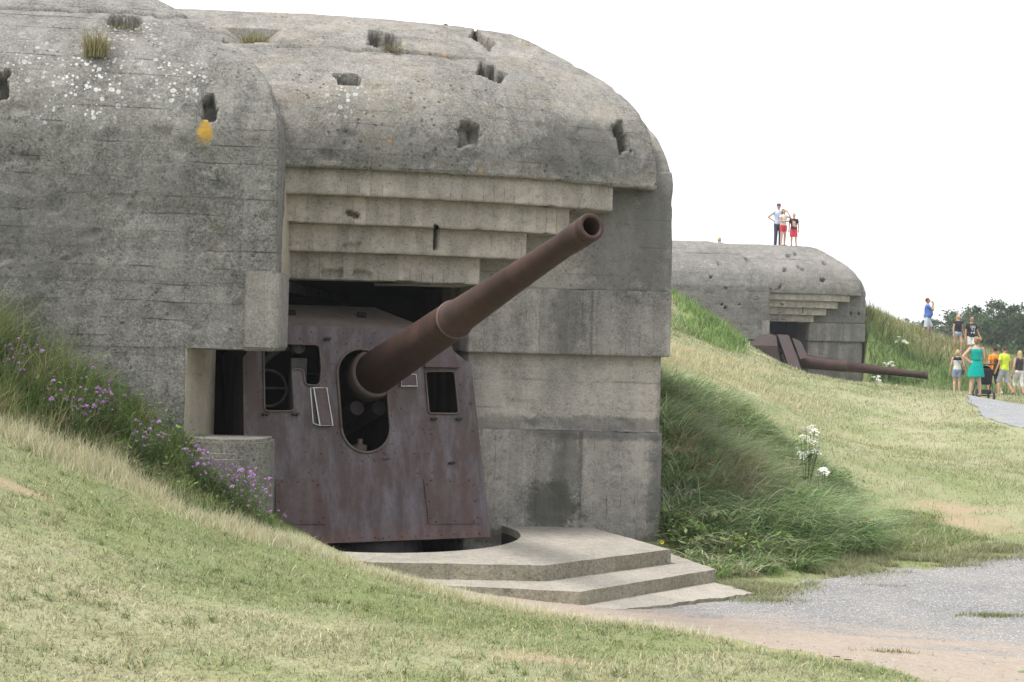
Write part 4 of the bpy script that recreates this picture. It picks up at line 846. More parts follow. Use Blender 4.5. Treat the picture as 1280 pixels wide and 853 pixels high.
def tuft(px, py, z=None, Y=None, n=120, r=.06, h=.2, cols=((.10, .16, .045), (.3, .27, .15)), label='', elong=1.0, group=None, bend=(.2, 1.2)):
    p = onz(px, py, z) if Y is None else W(px, py, Y)
    if Y is None: p.z = float(H(np.array([p.x]), np.array([p.y]))[0]) + .004
    x = rng.normal(0, r * elong, n); y = rng.normal(0, r, n)
    me = blades('grass_tuft', x, y, rng.uniform(.4, 1.1, n) * h, rng.uniform(.004, .009, n), rng.uniform(*bend, n), colvar(lerp(cols[0], cols[1], rng.random(n))), seg=3, z=np.zeros(n), sink=.01)
    o = bpy.data.objects.new('grass_tuft', me); C.objects.link(o); me.materials.append(M_BLADE); o.location = p; return tag(o, label, 'grass tuft', group)
tuft(119, 72, Y=14.12, n=420, r=.055, h=.36, cols=((.16, .17, .07), (.34, .28, .16)), label='bushy grass tuft growing on the rounded top of the left wing wall', bend=(.1, .8))
tuft(157, 36, Y=14.5, n=150, r=.05, h=.11, cols=((.1, .1, .06), (.2, .17, .1)), label='small dark moss and grass tuft in the hollow on the left wing top', elong=2)
tuft(318, 53, Y=16.05, n=190, r=.04, h=.16, cols=((.15, .18, .07), (.35, .28, .14)), label='grass tuft in the leftmost broken hole of the near roof', elong=2.2)
tuft(257, 48, Y=16.2, n=70, r=.03, h=.08, cols=((.25, .25, .1), (.35, .28, .14)), label='tiny yellowish tuft left of the leftmost roof hole', elong=1.5)
tuft(491, 63, Y=16.0, n=110, r=.035, h=.12, cols=((.13, .14, .07), (.3, .25, .14)), label='grass tuft in the middle broken hole of the near roof', elong=2)
tuft(1245, 762, z=.07, n=600, r=.055, h=.07, cols=((.12, .17, .05), (.28, .27, .12)), label='flat green grass patch alone in the gravel near the right edge', elong=3.2)
tuft(962, 748, z=.03, n=420, r=.07, h=.08, cols=((.13, .19, .05), (.28, .27, .12)), label='low green grass patch at the corner of the concrete apron', elong=3)
tuft(1098, 728, z=.05, n=160, r=.05, h=.05, cols=((.15, .18, .06), (.3, .28, .14)), label='thin grass patch in the gravel below the lawn', elong=3.5)
tuft(1195, 703, z=.08, n=260, r=.06, h=.07, cols=((.14, .18, .06), (.32, .28, .14)), label='grass patch on the gravel edge below the bare earth', elong=4)
tuft(1265, 697, z=.09, n=260, r=.06, h=.08, cols=((.13, .17, .05), (.3, .27, .14)), label='grass patch where the gravel meets the right edge', elong=3)
tuft(1105, 811, z=.16, n=260, r=.05, h=.05, cols=((.15, .18, .06), (.32, .28, .14)), label='small worn grass patch on the sandy near edge of the gravel', elong=2.5)

# knapweed plants with purple heads
M_STEM = plain('stem_green', (.11, .16, .06), .8, .3, 20, .2); 
def petal_mat(name, col): 
    s = N(name); s.bsdf(col, .7, spec=.2); return s.m
M_PURP = petal_mat('purple_petal', (.44, .24, .50)); M_WPET = petal_mat('white_petal', (.72, .73, .66)); M_YPET = petal_mat('yellow_petal', (.75, .62, .05))
def flower_mesh(r, seed):
    rg = random.Random(seed); bm = bmesh.new(); 
    for k in range(22):
        a = rg.uniform(0, 6.28); e = rg.uniform(.1, 1.2); d = Vector((math.cos(a) * math.cos(e), math.sin(a) * math.cos(e), math.sin(e))); s_ = Vector((-math.sin(a), math.cos(a), 0)) * r * .16
        p = [bm.verts.new(q) for q in (d * r * .2 - s_ * .5, d * r * .2 + s_ * .5, d * r * rg.uniform(.8, 1.1) + s_, d * r * rg.uniform(.8, 1.1) - s_)]; bm.faces.new(p)
    me = bpy.data.meshes.new('flower_head'); bm.to_mesh(me); bm.free(); me.materials.append(M_PURP); return me
FM = [flower_mesh(.021, 1), flower_mesh(.026, 2), flower_mesh(.017, 3)]
def knap(seed, h, nst, spread):
    rg = random.Random(seed); bm = bmesh.new(); heads = []
    def leaf(p, d, L, wd):
        s_ = d.cross(Vector((0, 0, 1))).normalized() * wd; a = bm.verts.new(p); b = bm.verts.new(p + d * L * .5 + s_); c = bm.verts.new(p + d * L + Vector((0, 0, -L * .25))); e = bm.verts.new(p + d * L * .5 - s_); bm.faces.new((a, b, c, e))
    for i in range(nst):
        a = rg.uniform(0, 6.28); lean = rg.uniform(.05, spread); H_ = h * rg.uniform(.6, 1.05); base = Vector((rg.gauss(0, .03), rg.gauss(0, .03), 0)); top_ = base + Vector((math.cos(a) * lean, math.sin(a) * lean, H_)); mid = base.lerp(top_, .55) + Vector((math.cos(a), math.sin(a), 0)) * -.02
        add_tube(bm, [base, mid, top_], [.0028, .0022, .0015], 4); heads.append((top_, rg.choice((0, 1, 2))))
        for t in (.45, .6, .72, .84):
            if rg.random() < .75:
                q = base.lerp(top_, t); a2 = rg.uniform(0, 6.28); L = rg.uniform(.05, .13); e = q + Vector((math.cos(a2) * L * .7, math.sin(a2) * L * .7, L)); add_tube(bm, [q, e], .0014, 3)
                if rg.random() < .55: heads.append((e, rg.choice((0, 1, 2))))
        for k in range(26):
            t = rg.uniform(.02, .85); a2 = rg.uniform(0, 6.28); leaf(base.lerp(top_, t), Vector((math.cos(a2), math.sin(a2), rg.uniform(.1, .8))).normalized(), rg.uniform(.03, .085) * (1.3 - t), rg.uniform(.003, .007))
    return bm_mesh(bm), heads
KN = [knap(11, .46, 9, .2), knap(12, .40, 8, .24), knap(13, .52, 7, .2), knap(14, .34, 8, .2)]
for me, _ in KN: me.materials.append(M_STEM)
protos = []
def knapweed(x, y, v, s, label, group):
    me, hd = KN[v]; r = empty('knapweed_plant', (x, y, float(H(np.array([x]), np.array([y]))[0]) - .01), random.uniform(0, 6.28), label, 'wildflower', group); r.scale = (s, s, s)
    o = bpy.data.objects.new('foliage', me); C.objects.link(o); o.parent = r
    for p, k in hd:
        if random.random() < .34:
            f = bpy.data.objects.new('flower_head', FM[k]); C.objects.link(f); f.parent = r; f.location = p; f.rotation_euler = (random.uniform(-.5, .5), random.uniform(-.5, .5), random.uniform(0, 6))
for k in range(17):
    x = -2.25 - random.random() * 1.25; e = float(edge_y(x)); y = e + .22 + random.random() * max(.15, min(13.55, 14) - e - .3)
    knapweed(x, y, k % 4, random.uniform(.85, 1.1), 'purple knapweed in the dense dark patch beside the broken concrete sill', 'knapweed beside the sill')
for k in range(17):
    x = -3.5 - random.random() * 1.8; e = float(edge_y(x)); y = e + .25 + random.random() * .65
    knapweed(x, y, (k + 1) % 4, random.uniform(.95, 1.25), 'purple knapweed in the tall green grass below the left wing wall', 'knapweed in the tall grass')
for k, (px, py) in enumerate(((340, 655), (316, 648))):
    p = cp(px, py, 13.1); knapweed(p[0], p[1], 3, .8, 'short purple knapweed in the dry fringe in front of the gun shield', 'knapweed in front of the shield')
# white umbellifers
def umbel(x, y, h, nst, label, r=.05, s=1.0, group=None):
    rg = random.Random(int(x * 100)); ro = empty('umbellifer_plant', (x, y, float(H(np.array([x]), np.array([y]))[0]) - .02), 0, label, 'wildflower', group); bm = bmesh.new()
    for i in range(nst):
        a = rg.uniform(0, 6.28); t = Vector((math.cos(a) * rg.uniform(.02, .2) * s, math.sin(a) * .12 * s, h * rg.uniform(.65, 1.05))); add_tube(bm, [(0, 0, 0), t * .5 + Vector((0, 0, .03)), t], .004 * s, 5)
        b2 = bmesh.new()
        for k in range(34):
            rr = r * s * math.sqrt(rg.random()); a = rg.uniform(0, 6.28); c = Vector((math.cos(a) * rr, math.sin(a) * rr, -rr * rr / (r * s) * .35 + rg.uniform(0, .012)))
            q = .008 * s; vs = [b2.verts.new(c + Vector(v) * q) for v in ((-1, -1, 0), (1, -1, .3), (1, 1, 0), (-1, 1, .3))]; b2.faces.new(vs)
            e = [b2.verts.new(v) for v in (Vector((0, 0, -.05 * s)), Vector((.003, 0, -.05 * s)), c)]; b2.faces.new(e)
        me = bpy.data.meshes.new('umbel'); b2.to_mesh(me); b2.free(); me.materials.append(M_WPET); o = bpy.data.objects.new('umbel', me); C.objects.link(o); o.parent = ro; o.location = t; o.rotation_euler = (rg.uniform(-.3, .7), rg.uniform(-.4, .4), 0)
    for k in range(40):
        a = rg.uniform(0, 6.28); q = Vector((0, 0, h * rg.uniform(.05, .7))); d = Vector((math.cos(a), math.sin(a), .5)); s_ = d.cross(Vector((0, 0, 1))).normalized() * .015; L = rg.uniform(.06, .16)
        bm.faces.new([bm.verts.new(v) for v in (q, q + d * L * .5 + s_, q + d * L, q + d * L * .5 - s_)])
    o = bpy.data.objects.new('stems', bm_mesh(bm)); C.objects.link(o); o.data.materials.append(M_STEM); o.parent = ro
c = W(1010, 535, 20.3); umbel(c.x, c.y, max(.5, c.z - float(H(np.array([c.x]), np.array([c.y]))[0])), 17, 'tall white flowering umbellifer on the top of the grass bank', .08)
c = W(1030, 580, 19.6); umbel(c.x, c.y, max(.35, c.z - float(H(np.array([c.x]), np.array([c.y]))[0])), 5, 'lower white umbellifer just right of the tall one on the bank', .06)
for px, py, Y, l in ((1098, 452, 56.3, 'leftmost white umbellifer on the green slope beside the far casemate'), (1112, 446, 57.5, 'white umbellifer in the middle of the green slope by the far gun barrel'), (1127, 434, 59, 'topmost white umbellifer high on the slope right of the far casemate')):
    c = W(px, py, Y); umbel(c.x, c.y, .75, 9, l, .07, 1.2)
c = onz(1253 - 158, 634, .3); 
def daisy(px, py, z, pet, label):
    p = onz(px, py, z); gz = float(H(np.array([p.x]), np.array([p.y]))[0]); ro = empty('meadow_flower', (p.x, p.y, gz), 0, label, 'wildflower'); bm = bmesh.new(); add_tube(bm, [(0, 0, 0), (.01, 0, .16)], .003, 5); o = bpy.data.objects.new('stem', bm_mesh(bm)); C.objects.link(o); o.parent = ro; o.data.materials.append(M_STEM)
    bm = bmesh.new(); n = 12
    for k in range(n):
        a = 6.283 * k / n; d = Vector((math.cos(a), -.35, math.sin(a))); s_ = Vector((-math.sin(a), 0, math.cos(a))) * .008; bm.faces.new([bm.verts.new(v) for v in (d * .008 - s_ * .4, d * .008 + s_ * .4, d * .022 + s_ * .6, d * .022 - s_ * .6)])
    o = bpy.data.objects.new('petals', bm_mesh(bm)); C.objects.link(o); o.parent = ro; o.data.materials.append(pet); o.location = (.01, 0, .16)
daisy(1094, 640, .3, M_WPET, 'single white daisy in the grass right of the tall bank'); daisy(1103, 641, .3, M_YPET, 'single yellow flower right beside the white daisy'); daisy(826, 690, .1, M_YPET, 'yellow flower at the foot of the pier by the platform corner')

# ------------------------------------------------------------------ trees on the far right
M_BARK = plain('bark', (.09, .075, .06), .9, .4, 8, .5)
def tree(px, Y, h, wd, label, seed, nleaf=2600, open_=0.0, tint=(.055, .085, .035), low=.0):
    rg = np.random.default_rng(seed); rd = random.Random(seed); p = W(px, 440, Y); z0 = float(H(np.array([p.x]), np.array([p.y]))[0]); ro = empty('tree', (p.x, p.y, z0 - .2), 0, label, 'tree')
    bm = bmesh.new(); add_tube(bm, [(0, 0, 0), (.1, .05, h * .3), (-.1, 0, h * .62), (0, 0, h * .9)], [.28, .22, .13, .03], 8); tips = []
    nb = 15
    for i in range(nb):
        t = .22 + .7 * i / nb; a = i * 2.4 + rd.random(); L = wd * (.55 + .5 * math.sin(math.pi * min(1, t * 1.0))) * rd.uniform(.7, 1.1) * .5; b = Vector((0, 0, h * t)); e = b + Vector((math.cos(a) * L, math.sin(a) * L, h * .10 * rd.uniform(.3, 1.6))); add_tube(bm, [b, b.lerp(e, .5) + Vector((0, 0, .15)), e], [.09, .06, .02], 5)
        tips += [e, b.lerp(e, .72), b.lerp(e, .45)]
    tips.append(Vector((0, 0, h * .93)))
    o = bpy.data.objects.new('trunk', bm_mesh(bm)); C.objects.link(o); o.parent = ro; o.data.materials.append(M_BARK)
    T = np.array([list(t) for t in tips]); n = int(nleaf * 3.6); sub = rg.integers(0, len(T), 130); cl = T[sub] + rg.normal(0, 1, (130, 3)) * [wd * .10, wd * .10, h * .055]; k = rg.integers(0, 130, n); rad = rg.uniform(.5, 1.25, 130)[k] * (.52 - .2 * open_)
    pos = cl[k] + rg.normal(0, 1, (n, 3)) * rad[:, None] * [.62, .62, .42]; pos[:, 2] = np.clip(pos[:, 2], h * low + .3, None)
    s_ = rg.uniform(.07, .15, n); u = rg.normal(0, 1, (n, 3)); u /= np.linalg.norm(u, axis=1)[:, None]; v = np.cross(u, rg.normal(0, 1, (n, 3))); v /= np.linalg.norm(v, axis=1)[:, None]
    V = np.stack([pos - u * s_[:, None], pos + v * s_[:, None] * .6, pos + u * s_[:, None], pos - v * s_[:, None] * .6], 1).reshape(-1, 3); q = np.arange(4 * n).reshape(-1, 4)
    base = np.array([tint]) * 1.35 * rg.uniform(.7, 1.45, (130, 1))[k] * rg.uniform(.8, 1.2, (n, 1)); me = raw_mesh('crown', V, q, None, np.repeat(base, 4, 0)); me.materials.append(M_LEAF); o = bpy.data.objects.new('crown', me); C.objects.link(o); o.parent = ro
TR_ = [(1183, 118, 7.9, 5.0, 'thin lacy tree at the left end of the far tree line', 1.0, 1500, (.06, .085, .05)), (1168, 150, 7.3, 6.5, 'distant low tree just left of the lacy tree', .2, 2400, (.055, .08, .055)), (1140, 175, 8.0, 7, 'faint most distant tree seen over the grassy slope', .2, 2400, (.06, .08, .06)), (1203, 135, 7.6, 7, 'rounded tree behind the couple walking on the slope', .1, 3800, (.045, .075, .032)),
       (1222, 128, 8.0, 7, 'dense green tree behind the man in the black printed shirt', .1, 4200, (.05, .08, .032)), (1240, 122, 7.4, 6.5, 'lower dense tree left of the tallest tree', .0, 4200, (.042, .07, .03)), (1258, 130, 8.2, 7, 'dark rounded tree between the lower one and the tallest', .0, 4200, (.048, .078, .034)),
       (1284, 118, 8.6, 7.5, 'tallest dark tree at the right edge', .0, 5000, (.042, .07, .03)), (1314, 122, 9.0, 8, 'dark tree beyond the right edge', .0, 3600, (.045, .072, .03)), (1345, 126, 8.6, 8, 'outermost tree beyond the right edge', .0, 3000, (.045, .072, .03))]
for i, (px, Y, h, wd, l, op, nl, ti) in enumerate(TR_): tree(px, Y, h + .1, wd, l, 40 + i, nl, op, ti)
def bush(px, Y, h, wd, label, seed): 
    rg = np.random.default_rng(seed); p = W(px, 470, Y); z0 = float(H(np.array([p.x]), np.array([p.y]))[0]); n = 3000; cl = rg.uniform(-1, 1, (60, 3)) * [wd / 2, wd / 4, h * .42] + [0, 0, h * .5]; k = rg.integers(0, 60, n); pos = cl[k] + rg.normal(0, .38, (n, 3)); pos[:, 2] = np.abs(pos[:, 2])
    s_ = rg.uniform(.08, .2, n); u = rg.normal(0, 1, (n, 3)); u /= np.linalg.norm(u, axis=1)[:, None]; v = np.cross(u, rg.normal(0, 1, (n, 3))); v /= np.linalg.norm(v, axis=1)[:, None]
    V = np.stack([pos - u * s_[:, None], pos + v * s_[:, None] * .6, pos + u * s_[:, None], pos - v * s_[:, None] * .6], 1).reshape(-1, 3); me = raw_mesh('bush', V, np.arange(4 * n).reshape(-1, 4), None, np.repeat(np.array([[.055, .09, .035]]) * rg.uniform(.6, 1.5, (60, 1))[k], 4, 0)); me.materials.append(M_LEAF)
    o = bpy.data.objects.new('bush', me); C.objects.link(o); o.location = (p.x, p.y, z0); tag(o, label, 'bush')
bush(1225, 100, 3.6, 9, 'long dark bush under the far trees behind the walking couple', 3); bush(1278, 98, 3.8, 9, 'dark bush under the tallest tree at the right edge', 4); bush(1168, 108, 3.0, 8, 'low bush behind the man in the blue shirt', 5); bush(1320, 99, 3.8, 9, 'dark bush beyond the right edge', 6)
#PART4
# ------------------------------------------------------------------ people
M_SKIN = plain('skin', (.55, .34, .26), .6, .12, 10, .05); M_SKIN2 = plain('tanned_skin', (.46, .26, .18), .6, .12, 10, .05)
def cloth(name, col): return plain(name, col, .9, .22, 9, .5, dist=.02)
def sph(bm, c, r):
    r = (r, r, r) if not isinstance(r, (tuple, list)) else r
    m = Matrix.Translation(c) @ Matrix.Diagonal((*r, 1)); bmesh.ops.create_icosphere(bm, subdivisions=3, radius=1, matrix=m)
def frus(bm, a, ra, b, rb, seg=18): add_tube(bm, [a, b], [ra, rb], seg)
def cap_(bm, a, ra, b, rb): frus(bm, a, ra, b, rb); sph(bm, a, ra); sph(bm, b, rb)
def ringloft(bm, rings, seg=28, off=(0, 0), grow=0.0):
    R_ = []
    for z, rx, ry, *o in rings:
        ox = o[0] if o else 0; oy = o[1] if len(o) > 1 else 0
        R_.append([bm.verts.new((ox + (rx + grow) * math.cos(2 * math.pi * k / seg), oy + (ry + grow) * math.sin(2 * math.pi * k / seg), z)) for k in range(seg)])
    for A, B in zip(R_, R_[1:]):
        for k in range(seg): bm.faces.new((A[k], A[(k + 1) % seg], B[(k + 1) % seg], B[k]))
    bm.faces.new(R_[0][::-1]); bm.faces.new(R_[-1])
def fuse(bm, vox, name, smooth=3):
    bmesh.ops.recalc_face_normals(bm, faces=bm.faces); me = bpy.data.meshes.new('tmp'); bm.to_mesh(me); bm.free(); o = bpy.data.objects.new('tmp', me); C.objects.link(o)
    m = o.modifiers.new('r', 'REMESH'); m.mode = 'VOXEL'; m.voxel_size = vox; m.use_smooth_shade = True
    s_ = o.modifiers.new('s', 'SMOOTH'); s_.iterations = smooth; s_.factor = .5
    dg = bpy.context.evaluated_depsgraph_get(); out = bpy.data.meshes.new_from_object(o.evaluated_get(dg)); out.name = name; bpy.data.objects.remove(o); bpy.data.meshes.remove(me); return out
TORSO = [(.86, .13, .10), (.93, .165, .118), (1.0, .158, .115), (1.09, .136, .10), (1.2, .148, .108), (1.32, .17, .115), (1.40, .168, .10), (1.45, .12, .08), (1.49, .06, .058), (1.55, .05, .052)]
def interp_rings(a, b, grow, belly=0, wide=1.0):
    zs = [r[0] for r in TORSO]; out = []
    for z in np.linspace(a, b, 14):
        rx = float(np.interp(z, zs, [r[1] for r in TORSO])) * wide; ry = float(np.interp(z, zs, [r[2] for r in TORSO])); bl = belly * math.exp(-((z - 1.1) / .16) ** 2)
        out.append((z, rx + grow + bl * .4, ry + grow + bl * .7, 0, -bl * .6))
    return out
def hand(bm, w, d, curl=.3, side=1):
    d = Vector(d).normalized(); s_ = d.cross(Vector((0, 1, 0))); s_ = (s_ if s_.length > .1 else d.cross(Vector((1, 0, 0)))).normalized(); n = s_.cross(d).normalized(); w = Vector(w)
    for t in (-.022, 0, .022): cap_(bm, w + s_ * t * .5, .02, w + d * .075 + s_ * t, .017)
    for k, (t, L) in enumerate(((-.033, .058), (-.011, .072), (.011, .078), (.033, .07))):
        a = w + d * .078 + s_ * t; m = a + d * L * .55 + n * curl * .012; cap_(bm, a, .0095, m, .009); cap_(bm, m, .009, m + (d * .8 + n * curl).normalized() * L * .45, .008)
    a = w + d * .02 - s_ * .025; m = a + (d * .5 - s_ * .85).normalized() * .04; cap_(bm, a, .012, m, .0105); cap_(bm, m, .0105, m + (d * .9 - s_ * .2).normalized() * .035, .0085)
J0 = dict(hl=(.085, 0, .92), kl=(.095, -.012, .50), al=(.10, .02, .085), hr=(-.085, 0, .92), kr=(-.095, -.012, .50), ar=(-.10, .02, .085), sl=(.175, 0, 1.41), el=(.235, .03, 1.13), wl=(.25, -.03, .88), sr=(-.175, 0, 1.41), er=(-.235, .03, 1.13), wr=(-.25, -.03, .88))
def person(label, group, loc, rz, ht, J, top, sleeve, bottom, blen, hair, hairstyle='short', skin=None, shoes=(.5, .5, .5), hat=None, dress=None, belly=0, head_turn=0, glasses=False, female=False, hem=.90, feet=None, shoulder_col=None, seated=False, bwide=1.0):
    skin = skin or M_SKIN; j = {k: Vector(v) for k, v in {**J0, **J}.items()}; vox = .0105
    ro = empty('person', loc, rz, label, 'person', group); s = ht / 1.75; ro.scale = (s, s, s)
    def put(me, name, mat, parent=ro):
        me.materials.clear(); me.materials.append(mat); o = bpy.data.objects.new(name, me); C.objects.link(o); o.parent = parent; return o
    th = 1.06 if female else 1.0; wd = .93 if female else 1.0
    bm = bmesh.new(); ringloft(bm, interp_rings(.86, 1.55, 0, belly, wd)); HM = Matrix.Translation((0, 0, 1.63)) @ Matrix.Rotation(head_turn, 4, 'Z')
    def hp(x, y, z): return HM @ Vector((x, y, z - 1.63))
    sph(bm, (0, -.005, 1.64), (.076, .094, .108)); sph(bm, hp(0, -.035, 1.578), (.05, .05, .045)); cap_(bm, (0, 0, 1.46), .052, (0, -.005, 1.57), .048)
    cap_(bm, hp(0, -.095, 1.655), .009, hp(0, -.112, 1.62), .014)
    for sx in (-1, 1): sph(bm, hp(.078 * sx, 0, 1.63), (.012, .02, .03)); sph(bm, hp(.022 * sx, -.08, 1.59), (.024, .016, .008))
    for q in 'lr':
        S, E, Wr = j['s' + q], j['e' + q], j['w' + q]; cap_(bm, S, .052 * wd, E, .037 * wd); cap_(bm, E, .038 * wd, Wr, .026); d = (Wr - E).normalized(); hand(bm, Wr, j.get('d' + q, d))
        H1, K, A = j['h' + q], j['k' + q], j['a' + q]; cap_(bm, H1, .088 * th, K, .055); cap_(bm, K, .053, K.lerp(A, .3) + Vector((0, .012, 0)), .055); cap_(bm, K.lerp(A, .3) + Vector((0, .01, 0)), .054, A, .036)
        f = j.get('f' + q, Vector((0, -1, -.10))); cap_(bm, A + Vector((0, .03, -.03)), .036, A + f * .13 + Vector((0, 0, -.028)), .03)
    body = put(fuse(bm, vox, 'body'), 'body', skin)
    for sx in (-1, 1):
        bm = bmesh.new(); sph(bm, hp(.03 * sx, -.088, 1.648), (.014, .008, .007)); put(bm_mesh(bm, True), 'eye', M_EYE, body)
    bm = bmesh.new(); sph(bm, hp(0, -.089, 1.583), (.024, .008, .006)); put(bm_mesh(bm, True), 'mouth', M_MOUTH, body)
    # hair
    bm = bmesh.new()
    if hairstyle != 'none':
        sph(bm, hp(0, .016, 1.665), (.084, .094, .100))
        if hairstyle in ('long', 'bob', 'bun', 'tail'):
            sph(bm, hp(0, .035, 1.63), (.088, .085, .105))
        if hairstyle == 'long': cap_(bm, hp(0, .05, 1.62), .075, hp(.0, .085, 1.46), .06); cap_(bm, hp(.05, .02, 1.6), .035, hp(.07, .0, 1.46), .03); cap_(bm, hp(-.05, .02, 1.6), .035, hp(-.07, .0, 1.46), .03)
        if hairstyle == 'bob': cap_(bm, hp(.06, .03, 1.62), .045, hp(.065, .03, 1.54), .04); cap_(bm, hp(-.06, .03, 1.62), .045, hp(-.065, .03, 1.54), .04)
        if hairstyle == 'bun': sph(bm, hp(0, .12, 1.68), .045)
        if hairstyle == 'tail': cap_(bm, hp(0, .10, 1.68), .03, hp(0, .14, 1.5), .028)
        me = fuse(bm, .012, 'hair', 2); put(me, 'hair', hair, body)
    else: bm.free()
    if hat is not None:
        bm = bmesh.new(); ringloft(bm, [(1.67, .088, .105), (1.72, .085, .10), (1.755, .06, .072), (1.765, .02, .03)], 24); a = [hp(x, y, 1.672) for x, y in ((-.07, -.08), (-.06, -.16), (0, -.18), (.06, -.16), (.07, -.08))]
        add_prism(bm, [(p.x, p.y) for p in a], 1.668, 1.678); put(bm_mesh(bm, True), 'cap', hat)
    if glasses:
        bm = bmesh.new(); 
        for sx in (-1, 1): add_box(bm, (-.027, -.006, -.017), (.027, .006, .017), HM @ Matrix.Translation((.034 * sx, -.098, .02)), .005)
        add_box(bm, (-.03, -.004, -.004), (.03, .004, .004), HM @ Matrix.Translation((0, -.1, .025))); put(bm_mesh(bm), 'sunglasses', M_EYE)
    # clothes
    if dress is not None:
        bm = bmesh.new(); ringloft(bm, interp_rings(1.06, 1.40, .016, 0, wd)); ringloft(bm, [(.58, .25, .19), (.72, .235, .18), (.9, .20, .152), (1.0, .175, .135), (1.08, .145, .115)])
        for q in (-1, 1): cap_(bm, (.10 * q, .0, 1.38), .045, (.11 * q, 0, 1.44), .03)
        put(fuse(bm, .013, 'dress'), 'dress', dress)
        bm = bmesh.new(); ringloft(bm, [(1.065, .158, .128), (1.10, .157, .126)]); put(bm_mesh(bm, True), 'waist_seam', cloth('dress_seam', (.0, .22, .19)))
    else:
        bm = bmesh.new(); ringloft(bm, interp_rings(hem, 1.43, .017 if not female else .012, belly, wd)); ringloft(bm, interp_rings(1.42, 1.475, .012, 0, wd))
        for q in 'lr':
            if sleeve > 0: S, E, Wr = j['s' + q], j['e' + q], j['w' + q]; sph(bm, S, .062 * wd); frus(bm, S, .062 * wd, S.lerp(E, min(1, sleeve)), .058 * wd)
            else: sph(bm, j['s' + q] * .86 + Vector((0, 0, .19)), .045)
        put(fuse(bm, .013, 'shirt'), 'shirt', top)
        bm = bmesh.new(); ringloft(bm, interp_rings(.84, 1.0, .012, belly * .3, wd))
        for q in 'lr':
            H1, K, A = j['h' + q], j['k' + q], j['a' + q]; sph(bm, H1, .10 * th)
            if blen <= 1: frus(bm, H1, .10 * th, H1.lerp(K, blen), .088 * bwide)
            else: frus(bm, H1, .10 * th, K, .072 * bwide); sph(bm, K, .072 * bwide); frus(bm, K, .072 * bwide, K.lerp(A, min(blen - 1, 1)), .062 * bwide)
        put(fuse(bm, .013, 'shorts'), 'trousers' if blen > 1.6 else 'shorts', bottom)
    if shoes is not None:
        for q in 'lr':
            A = j['a' + q]; f = Vector(j.get('f' + q, Vector((0, -1, -.10)))); bm = bmesh.new(); cap_(bm, A + Vector((0, .035, -.035)), .042, A + f * .14 + Vector((0, 0, -.032)), .038); put(fuse(bm, .012, 'shoe', 1), 'shoe', shoes)
    return ro
M_EYE = plain('dark_lens', (.02, .02, .022), .3); M_MOUTH = plain('lips', (.4, .16, .14), .6)
H_BLOND = plain('blond_hair', (.52, .38, .20), .7, .35, 30, .5); H_BROWN = plain('brown_hair', (.13, .075, .045), .7, .35, 30, .5); H_DARK = plain('dark_hair', (.045, .035, .03), .7, .3, 30, .5); H_GREY = plain('grey_hair', (.25, .22, .2), .7, .3, 30, .5)
S_WHITE = cloth('white_shoe', (.6, .6, .6)); S_DARK = cloth('dark_shoe', (.06, .055, .05)); S_SAND = cloth('sandal', (.2, .13, .08))
def gz(x, y): return float(H(np.array([x]), np.array([y]))[0])
def at(px, Y): 
    p = W(px, 440, Y); return (p.x, p.y, gz(p.x, p.y))
def roof(px, Y): p = W(px, 310, Y); return (p.x, p.y, 6.24 + B2['loc'][2])
G1, G2, G3 = 'visitors on the roof of the far casemate', 'visitors walking on the grassy slope', 'visitors on the footpath'
WALK = dict(kl=(.09, -.16, .52), al=(.10, -.12, .12), kr=(-.09, .06, .50), ar=(-.10, .30, .17), fr=(0, -.8, -.6))
# on the roof
person('tall man in pale blue shirt and purple cap, hand on hip on the far roof', G1, roof(972, 61.7), R(8), 1.86, dict(er=(-.40, .06, 1.20), wr=(-.19, -.03, 1.04), dr=(.7, 0, -.3), el=(.3, -.05, 1.15)), cloth('pale_blue_shirt', (.48, .55, .68)), .55, cloth('dark_blue_trousers', (.06, .065, .11)), 2, H_BROWN, 'short', shoes=S_DARK, hat=cloth('purple_cap', (.14, .07, .16)))
person('woman in white top and red shorts shading her eyes on the far roof', G1, roof(978.5, 61.2), R(28), 1.60, dict(el=(.30, -.18, 1.30), wl=(.09, -.16, 1.60), dl=(-.6, .1, .4), er=(-.22, -.05, 1.15), wr=(.02, -.20, 1.17), dr=(1, -.1, .05)), cloth('pinkish_white_top', (.70, .60, .58)), .4, cloth('red_shorts', (.62, .06, .07)), .55, H_BROWN, 'bob', shoes=S_SAND, glasses=True, female=True)
boy = person('boy in black T-shirt with an orange picture and red shorts on the far roof', G1, roof(991.5, 61.2), R(-5), 1.42, dict(kl=(.11, -.03, .50), al=(.15, 0, .085), wr=(-.24, -.04, .88)), cloth('black_tshirt', (.035, .035, .05)), .6, cloth('bright_red_shorts', (.68, .05, .09)), .95, H_BROWN, 'short', shoes=S_DARK, bwide=1.15)
bm = bmesh.new()
for x0, z0, x1, z1 in ((-.075, 1.06, .06, 1.33), (-.09, 1.20, -.06, 1.36), (.03, 1.02, .09, 1.12), (.045, 1.15, .08, 1.30)): 
    add_box(bm, (x0, -.142, z0), (x1, -.137 + .001 * x0, z1), bevel=.001)
o = link('shirt_print', bm_mesh(bm), cloth('orange_print', (.72, .36, .25)), None); o.parent = boy
person('fair-haired person sitting low on the far roof, only the head showing', G1, (roof(899, 66.6)[0], 66.6, 6.24 + .32 - .74), R(170), 1.45, dict(kl=(.1, -.40, .86), al=(.1, -.45, .5), kr=(-.1, -.40, .86), ar=(-.1, -.45, .5)), cloth('grey_top', (.3, .3, .32)), .5, cloth('dark_shorts', (.08, .08, .1)), .8, H_BLOND, 'bob', shoes=None, female=True)
